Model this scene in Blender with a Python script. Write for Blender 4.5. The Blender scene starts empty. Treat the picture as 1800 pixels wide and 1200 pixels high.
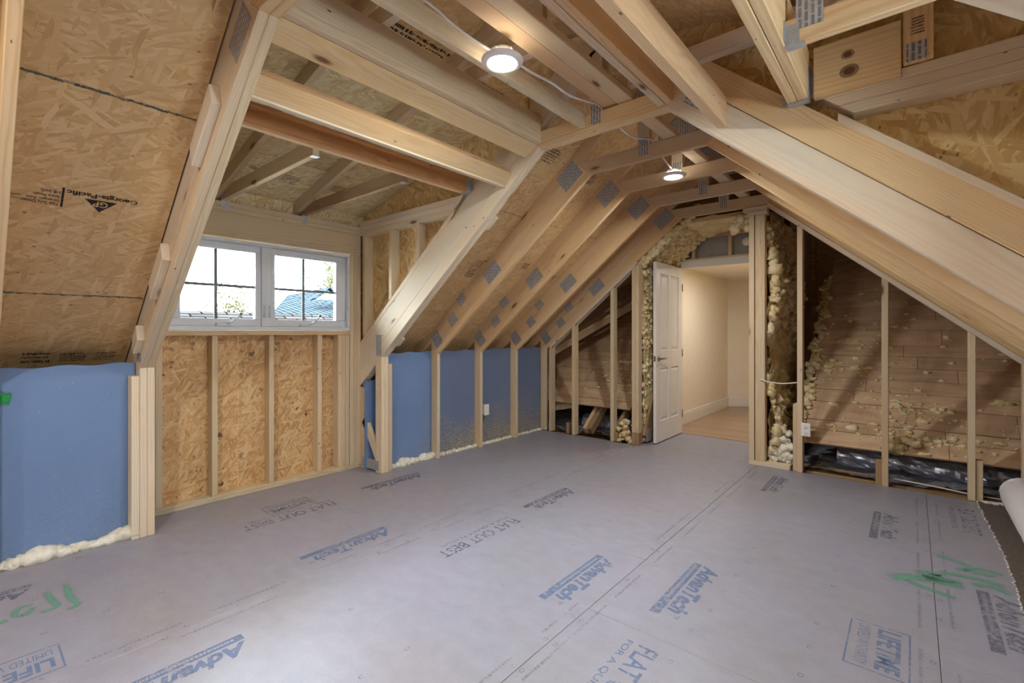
import bpy, bmesh, math, random
from mathutils import Vector, Matrix, noise

random.seed(7)
SC = bpy.context.scene
COL = SC.collection
V = Vector

# ------------------------------------------------------------------ camera, sky, exposure
cam_d = bpy.data.cameras.new('camera')
cam = bpy.data.objects.new('camera', cam_d)
COL.objects.link(cam)
cam_d.sensor_width = 36.0
cam_d.lens = 830.0 * 36.0 / 1800.0
cam_d.shift_y = -16.0 / 1800.0
cam_d.clip_start = 0.02
cam_d.clip_end = 300
cam.location = (0, 0, 1.25)
cam.rotation_euler = (math.radians(90), 0, math.radians(40.3))
SC.camera = cam

world = bpy.data.worlds.new('sky')
SC.world = world
world.use_nodes = True
bg = world.node_tree.nodes['Background']
bg.inputs['Color'].default_value = (0.80, 0.90, 1.0, 1)
bg.inputs['Strength'].default_value = 32.0

vs = SC.view_settings
vs.view_transform = 'Standard'
vs.look = 'None'
vs.exposure = 0.55
vs.gamma = 1.0
vs.use_curve_mapping = False
LAMP_W = 17.0
LAMP_COL = (1.0, 0.98, 0.95)
SC.cycles.max_bounces = 8
SC.cycles.diffuse_bounces = 5
SC.cycles.transparent_max_bounces = 12
SC.cycles.caustics_reflective = False
SC.cycles.caustics_refractive = False
SC.cycles.sample_clamp_indirect = 8.0
SC.cycles.use_denoising = True
SC.cycles.use_adaptive_sampling = True
SC.cycles.adaptive_threshold = 0.06

# ------------------------------------------------------------------ materials
def lin(r, g, b):
    f = lambda c: (c / 255 / 12.92) if c / 255 <= 0.04045 else ((c / 255 + 0.055) / 1.055) ** 2.4
    return (f(r), f(g), f(b), 1)

class Mat:
    def __init__(s, name, rough=0.7, spec=0.3, metal=0.0):
        s.m = bpy.data.materials.new(name)
        s.m.use_nodes = True
        s.t = s.m.node_tree
        s.b = s.t.nodes['Principled BSDF']
        s.b.inputs['Roughness'].default_value = rough
        s.b.inputs['Specular IOR Level'].default_value = spec
        s.b.inputs['Metallic'].default_value = metal
    def n(s, typ, **kw):
        nd = s.t.nodes.new(typ)
        for k, v in kw.items():
            setattr(nd, k, v)
        return nd
    def put(s, sock, v):
        if isinstance(v, bpy.types.NodeSocket):
            s.t.links.new(v, sock)
        elif v is not None:
            sock.default_value = v
    def coord(s, kind='Object'):
        return s.n('ShaderNodeTexCoord').outputs[kind]
    def math(s, op, a, b=0.0, c=0.0, clamp=False):
        nd = s.n('ShaderNodeMath', operation=op, use_clamp=clamp)
        for i, v in enumerate((a, b, c)):
            s.put(nd.inputs[i], v)
        return nd.outputs[0]
    def vmath(s, op, a, b=(0, 0, 0)):
        nd = s.n('ShaderNodeVectorMath', operation=op)
        s.put(nd.inputs[0], a)
        s.put(nd.inputs[1], b)
        return nd.outputs['Value'] if op in ('LENGTH', 'DOT_PRODUCT') else nd.outputs[0]
    def mapping(s, v, scale=(1, 1, 1), rot=(0, 0, 0), loc=(0, 0, 0)):
        nd = s.n('ShaderNodeMapping')
        s.put(nd.inputs['Vector'], v)
        nd.inputs['Scale'].default_value = scale
        nd.inputs['Rotation'].default_value = rot
        nd.inputs['Location'].default_value = loc
        return nd.outputs[0]
    def noise(s, v, scale=5, detail=3, rough=0.55, dist=0.0, out='Fac'):
        nd = s.n('ShaderNodeTexNoise')
        s.put(nd.inputs['Vector'], v)
        nd.inputs['Scale'].default_value = scale
        nd.inputs['Detail'].default_value = detail
        nd.inputs['Roughness'].default_value = rough
        nd.inputs['Distortion'].default_value = dist
        return nd.outputs[out]
    def voro(s, v, scale=5, out='Distance', rnd=1.0, feature='F1'):
        nd = s.n('ShaderNodeTexVoronoi', feature=feature)
        s.put(nd.inputs['Vector'], v)
        nd.inputs['Scale'].default_value = scale
        nd.inputs['Randomness'].default_value = rnd
        return nd.outputs[out]
    def ramp(s, f, *stops):
        nd = s.n('ShaderNodeValToRGB')
        s.put(nd.inputs[0], f)
        cr = nd.color_ramp
        while len(cr.elements) < len(stops):
            cr.elements.new(0.5)
        for e, (p, c) in zip(cr.elements, stops):
            e.position = p
            e.color = c if len(c) == 4 else (*c, 1)
        return nd.outputs[0]
    def mix(s, f, a, b, blend='MIX'):
        nd = s.n('ShaderNodeMix', data_type='RGBA', blend_type=blend)
        s.put(nd.inputs[0], f)
        s.put(nd.inputs[6], a)
        s.put(nd.inputs[7], b)
        return nd.outputs[2]
    def step(s, f, lo, hi):
        nd = s.n('ShaderNodeMapRange')
        s.put(nd.inputs[0], f)
        nd.inputs[1].default_value = lo
        nd.inputs[2].default_value = hi
        return nd.outputs[0]
    def hsv(s, c, h=0.5, sa=1.0, v=1.0):
        nd = s.n('ShaderNodeHueSaturation')
        s.put(nd.inputs['Hue'], h)
        s.put(nd.inputs['Saturation'], sa)
        s.put(nd.inputs['Value'], v)
        s.put(nd.inputs['Color'], c)
        return nd.outputs[0]
    def rnd(s):
        return s.n('ShaderNodeObjectInfo').outputs['Random']
    def color(s, c):
        s.put(s.b.inputs['Base Color'], c)
        return s
    def bump(s, h, strength=0.2, dist=0.01):
        nd = s.n('ShaderNodeBump')
        nd.inputs['Strength'].default_value = strength
        nd.inputs['Distance'].default_value = dist
        s.put(nd.inputs['Height'], h)
        s.put(s.b.inputs['Normal'], nd.outputs[0])
        return s

def flat(name, rgb, rough=0.6, spec=0.3, metal=0.0, vary=0.06, nscale=9):
    m = Mat(name, rough, spec, metal)
    c = lin(*rgb)
    f = m.noise(m.coord(), nscale, 4)
    m.color(m.mix(1.0, c, m.ramp(f, (0.3, (1 - vary,) * 3), (0.7, (1 + vary,) * 3)), 'MULTIPLY'))
    return m.m

def lumber(name, light, dark, old=0.0, vlo=0.86, vhi=1.06, freq=34.0):
    """Sawn softwood: growth rings round an axis beside the board, knots, per-board tone. Local X runs along the grain."""
    m = Mat(name, 0.72, 0.22)
    r = m.rnd()
    off = m.n('ShaderNodeCombineXYZ')
    m.put(off.inputs[0], m.math('MULTIPLY', r, 37.0))
    m.put(off.inputs[1], m.math('MULTIPLY', m.math('SUBTRACT', r, 0.5), 0.16))
    m.put(off.inputs[2], m.math('ADD', m.math('MULTIPLY', m.math('FRACT', m.math('MULTIPLY', r, 7.13)), 0.10), 0.025))
    p = m.vmath('ADD', m.coord(), off.outputs[0])
    ps = m.mapping(p, (0.055, 1, 1))
    warp = m.noise(m.mapping(p, (1.1, 5, 5)), 1.0, 3, out='Color')
    ps2 = m.vmath('ADD', ps, m.vmath('MULTIPLY', m.vmath('SUBTRACT', warp, (0.5, 0.5, 0.5)), (0.0, 0.075, 0.075)))
    w = m.n('ShaderNodeTexWave', wave_type='RINGS', rings_direction='X', wave_profile='SIN')
    m.put(w.inputs['Vector'], ps2)
    w.inputs['Scale'].default_value = freq
    w.inputs['Distortion'].default_value = 3.2
    w.inputs['Detail'].default_value = 2
    w.inputs['Detail Scale'].default_value = 0.6
    amp = m.step(m.noise(m.mapping(p, (0.7, 11, 11), loc=(9, 4, 2)), 1.0, 2), 0.3, 0.7)
    rings = m.math('MULTIPLY', w.outputs['Fac'], m.math('ADD', 0.35, m.math('MULTIPLY', amp, 0.65)))
    fibre = m.noise(m.mapping(p, (3.0, 160, 160)), 1.0, 3)
    broad = m.noise(m.mapping(p, (0.8, 7, 7)), 1.0, 2)
    g = m.math('ADD', m.math('MULTIPLY', m.math('POWER', rings, 1.6), 0.52), m.math('MULTIPLY', fibre, 0.40))
    base = m.ramp(g, (0.12, lin(*light)), (0.95, lin(*dark)))
    base = m.mix(m.step(broad, 0.35, 0.75), base, m.mix(1.0, base, (1.06, 0.95, 0.84, 1), 'MULTIPLY'))
    kv = m.voro(m.mapping(p, (2.2, 7.5, 7.5)), 1.0)
    gate = m.step(m.noise(m.mapping(p, (1.1, 3, 3)), 1.0, 0), 0.52, 0.54)
    knot = m.math('MULTIPLY', m.step(kv, 0.13, 0.07), gate, clamp=True)
    halo = m.math('MULTIPLY', m.step(kv, 0.30, 0.10), gate, clamp=True)
    base = m.mix(m.math('MULTIPLY', halo, 0.45), base, lin(dark[0] - 12, dark[1] - 12, dark[2] - 10))
    base = m.mix(m.math('MULTIPLY', knot, 0.85), base, lin(96, 58, 36))
    nails = m.voro(m.mapping(p, (5.5, 13, 13)), 1.0)
    ngate = m.step(m.noise(m.mapping(p, (1.7, 4, 4), loc=(3, 1, 5)), 1.0, 0), 0.50, 0.52)
    base = m.mix(m.math('MULTIPLY', m.math('MULTIPLY', m.step(nails, 0.062, 0.045), ngate), 0.8), base, lin(62, 54, 50))
    if old:
        st = m.noise(m.mapping(p, (1.5, 9, 9)), 1.0, 4)
        base = m.mix(m.math('MULTIPLY', m.step(st, 0.45, 0.75), old), base, lin(96, 78, 60))
    v = m.math('ADD', m.math('MULTIPLY', m.math('FRACT', m.math('MULTIPLY', r, 3.77)), vhi - vlo), vlo)
    h = m.math('ADD', 0.494, m.math('MULTIPLY', m.math('FRACT', m.math('MULTIPLY', r, 11.3)), 0.012))
    m.color(m.hsv(base, h, 1.0, v))
    m.bump(m.math('ADD', m.math('MULTIPLY', fibre, 0.7), m.math('MULTIPLY', rings, 0.3)), 0.12, 0.004)
    return m.m

def osb(name, cols, flake=1.0, blotch=0.0):
    """Oriented strand board: long thin strands in several directions, each with its own tone. Local X is the strand direction."""
    m = Mat(name, 0.62, 0.35)
    r = m.rnd()
    off = m.n('ShaderNodeCombineXYZ')
    m.put(off.inputs[0], m.math('MULTIPLY', r, 23.0))
    m.put(off.inputs[1], m.math('MULTIPLY', r, 11.0))
    sx_ = m.n('ShaderNodeSeparateXYZ'); m.put(sx_.inputs[0], m.coord())
    cb_ = m.n('ShaderNodeCombineXYZ')
    m.put(cb_.inputs[0], sx_.outputs[0]); m.put(cb_.inputs[1], sx_.outputs[2])
    p = m.vmath('ADD', cb_.outputs[0], off.outputs[0])
    wob = m.noise(p, 14.0, 2, out='Color')
    p = m.vmath('ADD', p, m.vmath('MULTIPLY', m.vmath('SUBTRACT', wob, (0.5, 0.5, 0.5)), (0.014, 0.014, 0.0)))
    layers = []
    for i, (ang, sx, sy) in enumerate(((6, 8, 62), (-28, 9, 58), (33, 9, 64), (80, 12, 52))):
        mp = m.mapping(p, (sx / flake, sy / flake, 6), (0, 0, math.radians(ang)), (i * 3.1, i * 7.7, 0))
        # rotate before the stretch
        mp.node.vector_type = 'TEXTURE'
        mp.node.inputs['Scale'].default_value = (flake / sx, flake / sy, 0.2)
        cell = m.voro(mp, 1.0, 'Color')
        sep = m.n('ShaderNodeSeparateColor')
        m.put(sep.inputs[0], cell)
        fib = m.noise(m.mapping(mp, (0.6, 7, 1)), 1.0, 3)
        layers.append((sep.outputs[0], sep.outputs[1], fib))
    tone, keep, fib = layers[0]
    for (t2, k2, f2), thr in zip(layers[1:], (0.50, 0.58, 0.74)):
        msk = m.step(k2, thr, thr + 0.02)
        mx = m.n('ShaderNodeMix', data_type='FLOAT')
        m.put(mx.inputs[0], msk); m.put(mx.inputs[2], tone); m.put(mx.inputs[3], t2)
        tone = mx.outputs[0]
        mx = m.n('ShaderNodeMix', data_type='FLOAT')
        m.put(mx.inputs[0], msk); m.put(mx.inputs[2], fib); m.put(mx.inputs[3], f2)
        fib = mx.outputs[0]
    t = m.math('ADD', m.math('MULTIPLY', tone, 0.62), m.math('MULTIPLY', fib, 0.46))
    base = m.ramp(t, *[(a, lin(*c)) for a, c in cols])
    spk = m.voro(m.mapping(p, (16, 30, 8)), 1.0)
    sg = m.step(m.noise(p, 7.0, 1), 0.56, 0.6)
    base = m.mix(m.math('MULTIPLY', m.math('MULTIPLY', m.step(spk, 0.16, 0.08), sg), 0.75), base, lin(74, 44, 26))
    if blotch:
        bl = m.noise(m.mapping(p, (1, 1, 1), loc=(5, 2, 9)), 16.0, 4)
        top = m.step(m.noise(p, 2.2, 2), 0.42, 0.62)
        base = m.mix(m.math('MULTIPLY', m.math('MULTIPLY', m.step(bl, 0.60, 0.66), top), blotch), base, lin(42, 32, 30))
    m.color(m.hsv(base, 0.5, 1.0, m.math('ADD', 0.94, m.math('MULTIPLY', r, 0.12))))
    m.bump(t, 0.18, 0.004)
    return m.m

LUM = lumber('spruce_lumber', (218, 203, 174), (194, 168, 130))
LUM_PALE = lumber('pale_spruce_lumber', (224, 213, 192), (206, 188, 158), vlo=0.94, vhi=1.05, freq=24.0)
LUM_WARM = lumber('warm_fir_lumber', (219, 193, 154), (194, 155, 110), vlo=0.92, vhi=1.05)
LUM_DARK = lumber('dark_fir_lumber', (196, 150, 100), (166, 118, 72), vlo=0.95, vhi=1.02)
LUM_PINE = lumber('yellow_pine_lumber', (229, 206, 162), (200, 158, 108), vlo=0.96, vhi=1.04, freq=15.0)
LUM_OLD = lumber('aged_lumber', (172, 148, 116), (138, 110, 82), 0.5)
OSB_R = osb('roof_sheathing', ((0.10, (190, 150, 98)), (0.38, (212, 174, 120)), (0.62, (219, 183, 131)), (0.92, (230, 202, 155))))
OSB_D = osb('pale_dormer_sheathing', ((0.10, (196, 168, 118)), (0.38, (216, 192, 146)), (0.62, (226, 208, 166)), (0.92, (238, 226, 194))))
OSB_W = osb('stained_wall_sheathing', ((0.10, (174, 126, 78)), (0.38, (204, 160, 106)), (0.62, (216, 178, 126)), (0.92, (230, 202, 156))), 0.9, 0.9)
OSB_S = osb('coarse_side_sheathing', ((0.10, (176, 138, 84)), (0.35, (206, 172, 112)), (0.6, (220, 192, 136)), (0.92, (234, 214, 166))), 1.25)

def floor_mat():
    m = Mat('subfloor_panel', 0.42, 0.45)
    p = m.coord()
    w = m.n('ShaderNodeNewGeometry').outputs['Position']
    a = m.noise(w, 1.1, 4, 0.6)
    fib = m.noise(m.mapping(p, (14, 60, 10)), 1.0, 4)
    spk = m.noise(p, 160, 2)
    base = m.ramp(a, (0.28, lin(150, 150, 156)), (0.5, lin(152, 153, 166)), (0.72, lin(156, 153, 168)))
    base = m.mix(m.math('MULTIPLY', m.step(m.noise(w, 0.75, 3), 0.5, 0.72), 0.5), base, lin(160, 148, 150))
    base = m.mix(1.0, base, m.ramp(fib, (0.25, (0.91, 0.90, 0.89)), (0.7, (1.03, 1.03, 1.03))), 'MULTIPLY')
    base = m.mix(1.0, base, m.ramp(spk, (0.3, (0.93, 0.93, 0.93)), (0.65, (1.02, 1.02, 1.02))), 'MULTIPLY')
    red = m.vmath('LENGTH', m.vmath('MULTIPLY', m.vmath('SUBTRACT', w, (-2.55, 4.25, 0)), (1.0, 1.6, 0)))
    rf = m.math('MULTIPLY', m.step(red, 0.55, 0.0), m.step(m.noise(m.mapping(w, (2, 6, 1)), 1.6, 4), 0.45, 0.75))
    base = m.mix(m.math('MULTIPLY', rf, 0.55), base, lin(168, 104, 112))
    m.color(base)
    m.put(m.b.inputs['Roughness'], m.ramp(a, (0.3, (0.36,) * 3), (0.7, (0.5,) * 3)))
    m.bump(fib, 0.04, 0.002)
    return m.m
FLOOR = floor_mat()

def ink(name, rgb, wear=0.35, soft=False, dens=0.62):
    """Printed ink or sprayed paint, worn away in places."""
    m = Mat(name, 0.55, 0.3)
    m.color(lin(*rgb))
    w = m.n('ShaderNodeNewGeometry').outputs['Position']
    f = m.noise(w, 42.0, 4, 0.65)
    g = m.noise(w, 5.0, 2)
    a = m.step(m.math('ADD', f, m.math('MULTIPLY', m.math('SUBTRACT', g, 0.5), 0.5)), wear - 0.10, wear + 0.10)
    a = m.math('MULTIPLY', a, dens)
    if soft:
        uv = m.n('ShaderNodeSeparateXYZ')
        m.put(uv.inputs[0], m.coord('UV'))
        e = m.math('SUBTRACT', 1.0, m.math('ABSOLUTE', m.math('SUBTRACT', m.math('MULTIPLY', uv.outputs[1], 2.0), 1.0)))
        e2 = m.math('SUBTRACT', 1.0, m.math('ABSOLUTE', m.math('SUBTRACT', m.math('MULTIPLY', uv.outputs[0], 2.0), 1.0)))
        fo = m.math('MULTIPLY', m.step(m.math('ADD', e, m.math('MULTIPLY', m.math('SUBTRACT', f, 0.5), 0.9)), 0.05, 0.75), m.step(e2, 0.0, 0.25))
        a = m.math('MULTIPLY', fo, 0.6 if rgb[0] > 60 else 0.9)
    m.put(m.b.inputs['Alpha'], a)
    return m.m
INK_BLUE = ink('blue_floor_ink', (112, 136, 176), 0.40)
INK_GREY = ink('grey_floor_ink', (112, 118, 138), 0.44)
INK_TEAL = ink('teal_seam_dust', (84, 112, 118), 0.47, False, 0.75)
INK_FAINT = ink('faint_floor_ink', (124, 130, 148), 0.46, False, 0.34)
INK_BLACK = ink('black_sheathing_ink', (44, 38, 40), 0.34, False, 0.9)
PAINT_GREEN = ink('green_marking_paint', (112, 180, 152), 0.3, True)
PAINT_VIVID = ink('vivid_green_paint', (34, 158, 66), 0.3, True)

def board_blue():
    m = Mat('blue_insulation_board', 0.5, 0.35)
    p = m.coord()
    w = m.n('ShaderNodeNewGeometry').outputs['Position']
    sep = m.n('ShaderNodeSeparateXYZ')
    m.put(sep.inputs[0], w)
    r = m.rnd()
    a = m.noise(w, 1.6, 3)
    base = m.ramp(a, (0.3, lin(108, 134, 174)), (0.7, lin(117, 144, 186)))
    spk = m.voro(w, 62.0)
    dens = m.noise(w, 3.0, 3)
    low = m.step(m.math('ADD', sep.outputs[2], m.math('MULTIPLY', m.math('SUBTRACT', dens, 0.5), 0.9)), 0.55, 0.02)
    far = m.step(sep.outputs[1], 2.9, 3.4)
    over = m.math('MULTIPLY', m.math('MULTIPLY', m.step(spk, 0.50, 0.34), low), m.math('ADD', 0.10, m.math('MULTIPLY', far, 0.62)))
    grey = m.mix(m.math('MULTIPLY', far, 0.55), base, lin(104, 108, 122))
    tint = m.math('MULTIPLY', m.math('MULTIPLY', m.math('POWER', low, 2.0), far), 0.45)
    base = m.mix(tint, grey, lin(150, 136, 108))
    base = m.mix(over, base, lin(196, 180, 138))
    few = m.step(m.voro(w, 22.0), 0.06, 0.03)
    base = m.mix(m.math('MULTIPLY', few, 0.7), base, lin(206, 206, 204))
    m.color(base)
    return m.m
BLUE = board_blue()

def foam_mat(name, a, b):
    m = Mat(name, 0.55, 0.35)
    w = m.n('ShaderNodeNewGeometry')
    f = m.noise(w.outputs['Position'], 6.0, 4)
    g = m.noise(w.outputs['Position'], 38.0, 3)
    base = m.ramp(f, (0.38, lin(*a)), (0.62, lin(*b)))
    m.color(m.mix(1.0, base, m.ramp(g, (0.3, (0.86, 0.84, 0.80)), (0.7, (1.05, 1.05, 1.05))), 'MULTIPLY'))
    m.bump(g, 0.35, 0.012)
    return m.m
FOAM = foam_mat('spray_foam', (224, 204, 152), (238, 226, 190))
FOAM_BROWN = foam_mat('aged_spray_foam', (222, 190, 136), (244, 232, 192))
FOAM_WHITE = foam_mat('white_foam_bead', (226, 222, 206), (240, 238, 226))

def plate_mat():
    m = Mat('galvanised_plate', 0.45, 0.5, 0.3)
    p = m.coord()
    sx = m.n('ShaderNodeSeparateXYZ')
    m.put(sx.inputs[0], p)
    rows = m.math('PINGPONG', m.math('MULTIPLY', sx.outputs[2], 52.0), 0.5)
    slots = m.math('PINGPONG', m.math('ADD', m.math('MULTIPLY', sx.outputs[0], 26.0), m.math('MULTIPLY', m.math('FLOOR', m.math('MULTIPLY', sx.outputs[2], 52.0)), 0.5)), 0.5)
    hole = m.math('MULTIPLY', m.step(rows, 0.22, 0.30), m.step(slots, 0.05, 0.10))
    f = m.noise(p, 30, 3)
    base = m.ramp(f, (0.3, lin(178, 182, 188)), (0.7, lin(206, 210, 216)))
    m.color(m.mix(m.math('MULTIPLY', hole, 0.7), base, lin(112, 106, 102)))
    m.bump(m.math('SUBTRACT', 1.0, hole), 0.5, 0.004)
    return m.m
PLATE = plate_mat()
STEEL = flat('galvanised_steel', (184, 188, 194), 0.4, 0.5, 0.45, 0.12, 30)
FOIL = Mat('foil_duct_wrap', 0.28, 0.6, 0.45).color(lin(190, 200, 226)).m
ATTIC = Mat('grey_loose_insulation', 0.95, 0.1)
ATTIC.color(ATTIC.ramp(ATTIC.noise(ATTIC.coord(), 26, 5, 0.7), (0.3, lin(96, 98, 106)), (0.62, lin(150, 152, 160)), (0.78, lin(200, 198, 190))))
ATTIC.bump(ATTIC.noise(ATTIC.coord(), 60, 4), 0.8, 0.02)
ATTIC = ATTIC.m
WHITE = flat('white_paint', (232, 230, 226), 0.4, 0.4, 0, 0.02)
VINYL = flat('white_vinyl', (226, 230, 234), 0.35, 0.45, 0, 0.02)
PLASTIC = flat('white_plastic', (236, 234, 230), 0.35, 0.45, 0, 0.01)
CREAM = flat('cream_wall_paint', (236, 228, 213), 0.75, 0.2, 0, 0.02)
CREAM_C = flat('cream_ceiling_paint', (236, 229, 216), 0.8, 0.2, 0, 0.02)
BRONZE = flat('aged_bronze', (142, 128, 112), 0.35, 0.5, 0.6, 0.1)
DARK = flat('dark_slot', (52, 50, 50), 0.6)
GREYPAPER = flat('grey_sheathing_paper', (178, 180, 180), 0.8, 0.2, 0, 0.12, 7)
CABLE = flat('white_cable_jacket', (226, 224, 226), 0.4, 0.4, 0, 0.03)
CARPET = flat('ivory_carpet_backing', (212, 208, 206), 0.9, 0.1, 0, 0.05, 40)
def weave():
    m = Mat('grey_woven_backing', 0.9, 0.1)
    p = m.coord()
    w = m.n('ShaderNodeTexVoronoi', feature='F1')
    m.put(w.inputs['Vector'], p)
    w.inputs['Scale'].default_value = 95
    w.inputs['Randomness'].default_value = 0.25
    m.color(m.ramp(w.outputs['Distance'], (0.1, lin(166, 156, 144)), (0.55, lin(96, 88, 82))))
    m.bump(w.outputs['Distance'], 0.6, 0.004)
    return m.m
WEAVE = weave()
def planks_mat():
    m = Mat('hallway_oak', 0.3, 0.45)
    p = m.coord()
    f = m.noise(m.mapping(p, (2, 40, 10)), 1.0, 4)
    r = m.rnd()
    m.color(m.hsv(m.ramp(f, (0.3, lin(150, 124, 102)), (0.7, lin(176, 150, 126))), 0.5, 1.0, m.math('ADD', 0.88, m.math('MULTIPLY', r, 0.24))))
    return m.m
OAK = planks_mat()
def old_ply():
    m = Mat('old_roof_board', 0.8, 0.2)
    p = m.coord()
    r = m.rnd()
    p2 = m.vmath('ADD', p, m.vmath('MULTIPLY', m.n('ShaderNodeObjectInfo').outputs['Location'], (1, 1, 1)))
    f = m.noise(m.mapping(p2, (3, 38, 20)), 1.0, 4)
    s = m.noise(p2, 2.6, 4)
    base = m.ramp(f, (0.3, lin(196, 164, 128)), (0.7, lin(220, 190, 156)))
    base = m.mix(m.math('MULTIPLY', m.step(s, 0.48, 0.75), 0.5), base, lin(152, 126, 100))
    base = m.mix(m.math('MULTIPLY', m.step(m.noise(p2, 5.1, 3), 0.55, 0.75), 0.4), base, lin(168, 108, 62))
    m.color(m.hsv(base, 0.5, 0.95, m.math('ADD', 0.86, m.math('MULTIPLY', r, 0.24))))
    return m.m
OLDPLY = old_ply()
def shingle_mat(name, a, b, sx, sy):
    m = Mat(name, 1.0, 0.0)
    bt = m.n('ShaderNodeTexBrick')
    m.put(bt.inputs['Vector'], m.coord())
    bt.inputs['Scale'].default_value = 1.0
    bt.inputs['Brick Width'].default_value = sx
    bt.inputs['Row Height'].default_value = sy
    bt.inputs['Mortar Size'].default_value = sy * 0.12
    bt.inputs['Color1'].default_value = lin(*a)
    bt.inputs['Color2'].default_value = lin(*b)
    bt.inputs['Mortar'].default_value = lin(8, 7, 7)
    m.color(bt.outputs['Color'])
    return m.m
SHINGLE = shingle_mat('brown_shingles', (46, 44, 43), (36, 35, 34), 0.5, 0.16)
SLATE = shingle_mat('slate_blue_shingles', (41, 48, 53), (36, 43, 48), 0.45, 0.2)
BARK = flat('tree_bark', (34, 31, 28), 0.9)
LEAF = flat('spring_leaves', (56, 56, 24), 0.8)
SIDING = flat('white_siding', (214, 214, 210), 0.7)

def glass():
    m = Mat('window_glass')
    t = m.n('ShaderNodeBsdfTransparent'); t.inputs[0].default_value = (0.97, 0.985, 0.98, 1)
    g = m.n('ShaderNodeBsdfGlossy'); g.inputs['Roughness'].default_value = 0.02
    f = m.n('ShaderNodeFresnel'); f.inputs[0].default_value = 1.45
    x = m.n('ShaderNodeMixShader')
    m.put(x.inputs[0], f.outputs[0]); m.put(x.inputs[1], t.outputs[0]); m.put(x.inputs[2], g.outputs[0])
    m.put(m.t.nodes['Material Output'].inputs[0], x.outputs[0])
    return m.m
GLASS = glass()
def glow(name, rgb, s):
    m = Mat(name)
    m.color((0.9, 0.9, 0.9, 1))
    m.b.inputs['Emission Color'].default_value = (*rgb, 1)
    m.b.inputs['Emission Strength'].default_value = s
    return m.m
LENS = glow('lit_lens', (1.0, 0.93, 0.84), 14.0)

# ------------------------------------------------------------------ builders
def tag(o, label=None, cat=None, group=None, kind=None):
    if label: o['label'] = label
    if cat: o['category'] = cat
    if group: o['group'] = group
    if kind: o['kind'] = kind
    return o

def empty(name, loc=(0, 0, 0), label=None, cat=None, group=None, kind=None):
    o = bpy.data.objects.new(name, None)
    o.empty_display_size = 0.1
    o.location = loc
    o['_at'] = tuple(loc)
    COL.objects.link(o)
    return tag(o, label, cat, group, kind)

def world_of(o):
    m = o.matrix_basis.copy()
    while o.parent:
        m = o.parent.matrix_basis @ o.matrix_parent_inverse @ m if False else (o.parent.matrix_basis @ (o.matrix_parent_inverse @ m))
        o = o.parent
    return m

def attach(o, parent):
    if parent is not None:
        o.parent = parent
        o.matrix_parent_inverse = world_of(parent).inverted()
    return o

def link(name, me, mat, parent=None, mw=None, smooth=False):
    o = bpy.data.objects.new(name, me)
    COL.objects.link(o)
    if mat is not None and not me.materials:
        me.materials.append(mat)
    attach(o, parent)
    if mw is not None:
        o.matrix_basis = mw
    if smooth:
        for p in me.polygons:
            p.use_smooth = True
    return o

def bm_mesh(bm, name='m'):
    me = bpy.data.meshes.new(name)
    bm.normal_update()
    bm.to_mesh(me)
    bm.free()
    return me

def prism(name, poly, t, mat, parent=None, origin=(0, 0, 0), ex=(1, 0, 0), ey=(0, 1, 0), bev=0.0025):
    """A board: poly in the plane of ex and ez (ez = ex x ey), thickness t along ey; ex runs along the grain."""
    ex, ey = V(ex).normalized(), V(ey).normalized()
    ez = ex.cross(ey).normalized()
    bm = bmesh.new()
    a = [bm.verts.new((u, 0, v)) for u, v in poly]
    b = [bm.verts.new((u, t, v)) for u, v in poly]
    n = len(poly)
    bm.faces.new(a)
    bm.faces.new(b[::-1])
    for i in range(n):
        bm.faces.new((a[i], b[i], b[(i + 1) % n], a[(i + 1) % n]))
    bmesh.ops.recalc_face_normals(bm, faces=bm.faces)
    if bev:
        bmesh.ops.bevel(bm, geom=list(bm.edges), offset=bev, segments=1, affect='EDGES', clamp_overlap=True)
    mw = Matrix.Translation(V(origin)) @ Matrix((ex, ey, ez)).transposed().to_4x4()
    return link(name, bm_mesh(bm, name), mat, parent, mw)

def box(name, lo, hi, mat, parent=None, grain=None, bev=0.0025):
    """Axis-aligned board whose local X is its longest (or the given) side."""
    lo, hi = V(lo), V(hi)
    d = hi - lo
    g = 'xyz'.index(grain) if grain else max(range(3), key=lambda i: d[i])
    if g == 0:
        return prism(name, [(0, 0), (d.x, 0), (d.x, d.z), (0, d.z)], d.y, mat, parent, lo, (1, 0, 0), (0, 1, 0), bev)
    if g == 1:
        return prism(name, [(0, 0), (d.y, 0), (d.y, d.x), (0, d.x)], d.z, mat, parent, lo, (0, 1, 0), (0, 0, 1), bev)
    return prism(name, [(0, 0), (d.z, 0), (d.z, d.y), (0, d.y)], d.x, mat, parent, lo, (0, 0, 1), (1, 0, 0), bev)

def xz_board(name, pts, y0, y1, mat, parent=None, bev=0.0025, along=None):
    """A board cut to the world outline pts (X, Z), from y0 to y1, grain along its longest edge."""
    P = [V((x, 0, z)) for x, z in pts]
    if along is None:
        e = max(((P[(i + 1) % len(P)] - P[i]) for i in range(len(P))), key=lambda v: v.length)
    else:
        e = V((along[0], 0, along[1]))
    ex = e.normalized()
    ey = V((0, 1, 0))
    ez = ex.cross(ey)
    o = P[0]
    poly = [((p - o).dot(ex), (p - o).dot(ez)) for p in P]
    return prism(name, poly, y1 - y0, mat, parent, (o.x, y0, o.z), ex, ey, bev)

def between(name, a, b, w, h, mat, parent=None, side=(0, 1, 0), bev=0.0025):
    """A stick from a to b; w across 'side', h across the other way, centred."""
    a, b = V(a), V(b)
    ex = (b - a).normalized()
    ey = (V(side) - ex * V(side).dot(ex)).normalized()
    ez = ex.cross(ey)
    L = (b - a).length
    return prism(name, [(0, -h / 2), (L, -h / 2), (L, h / 2), (0, h / 2)], w, mat, parent, a - ey * w / 2, ex, ey, bev)

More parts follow.
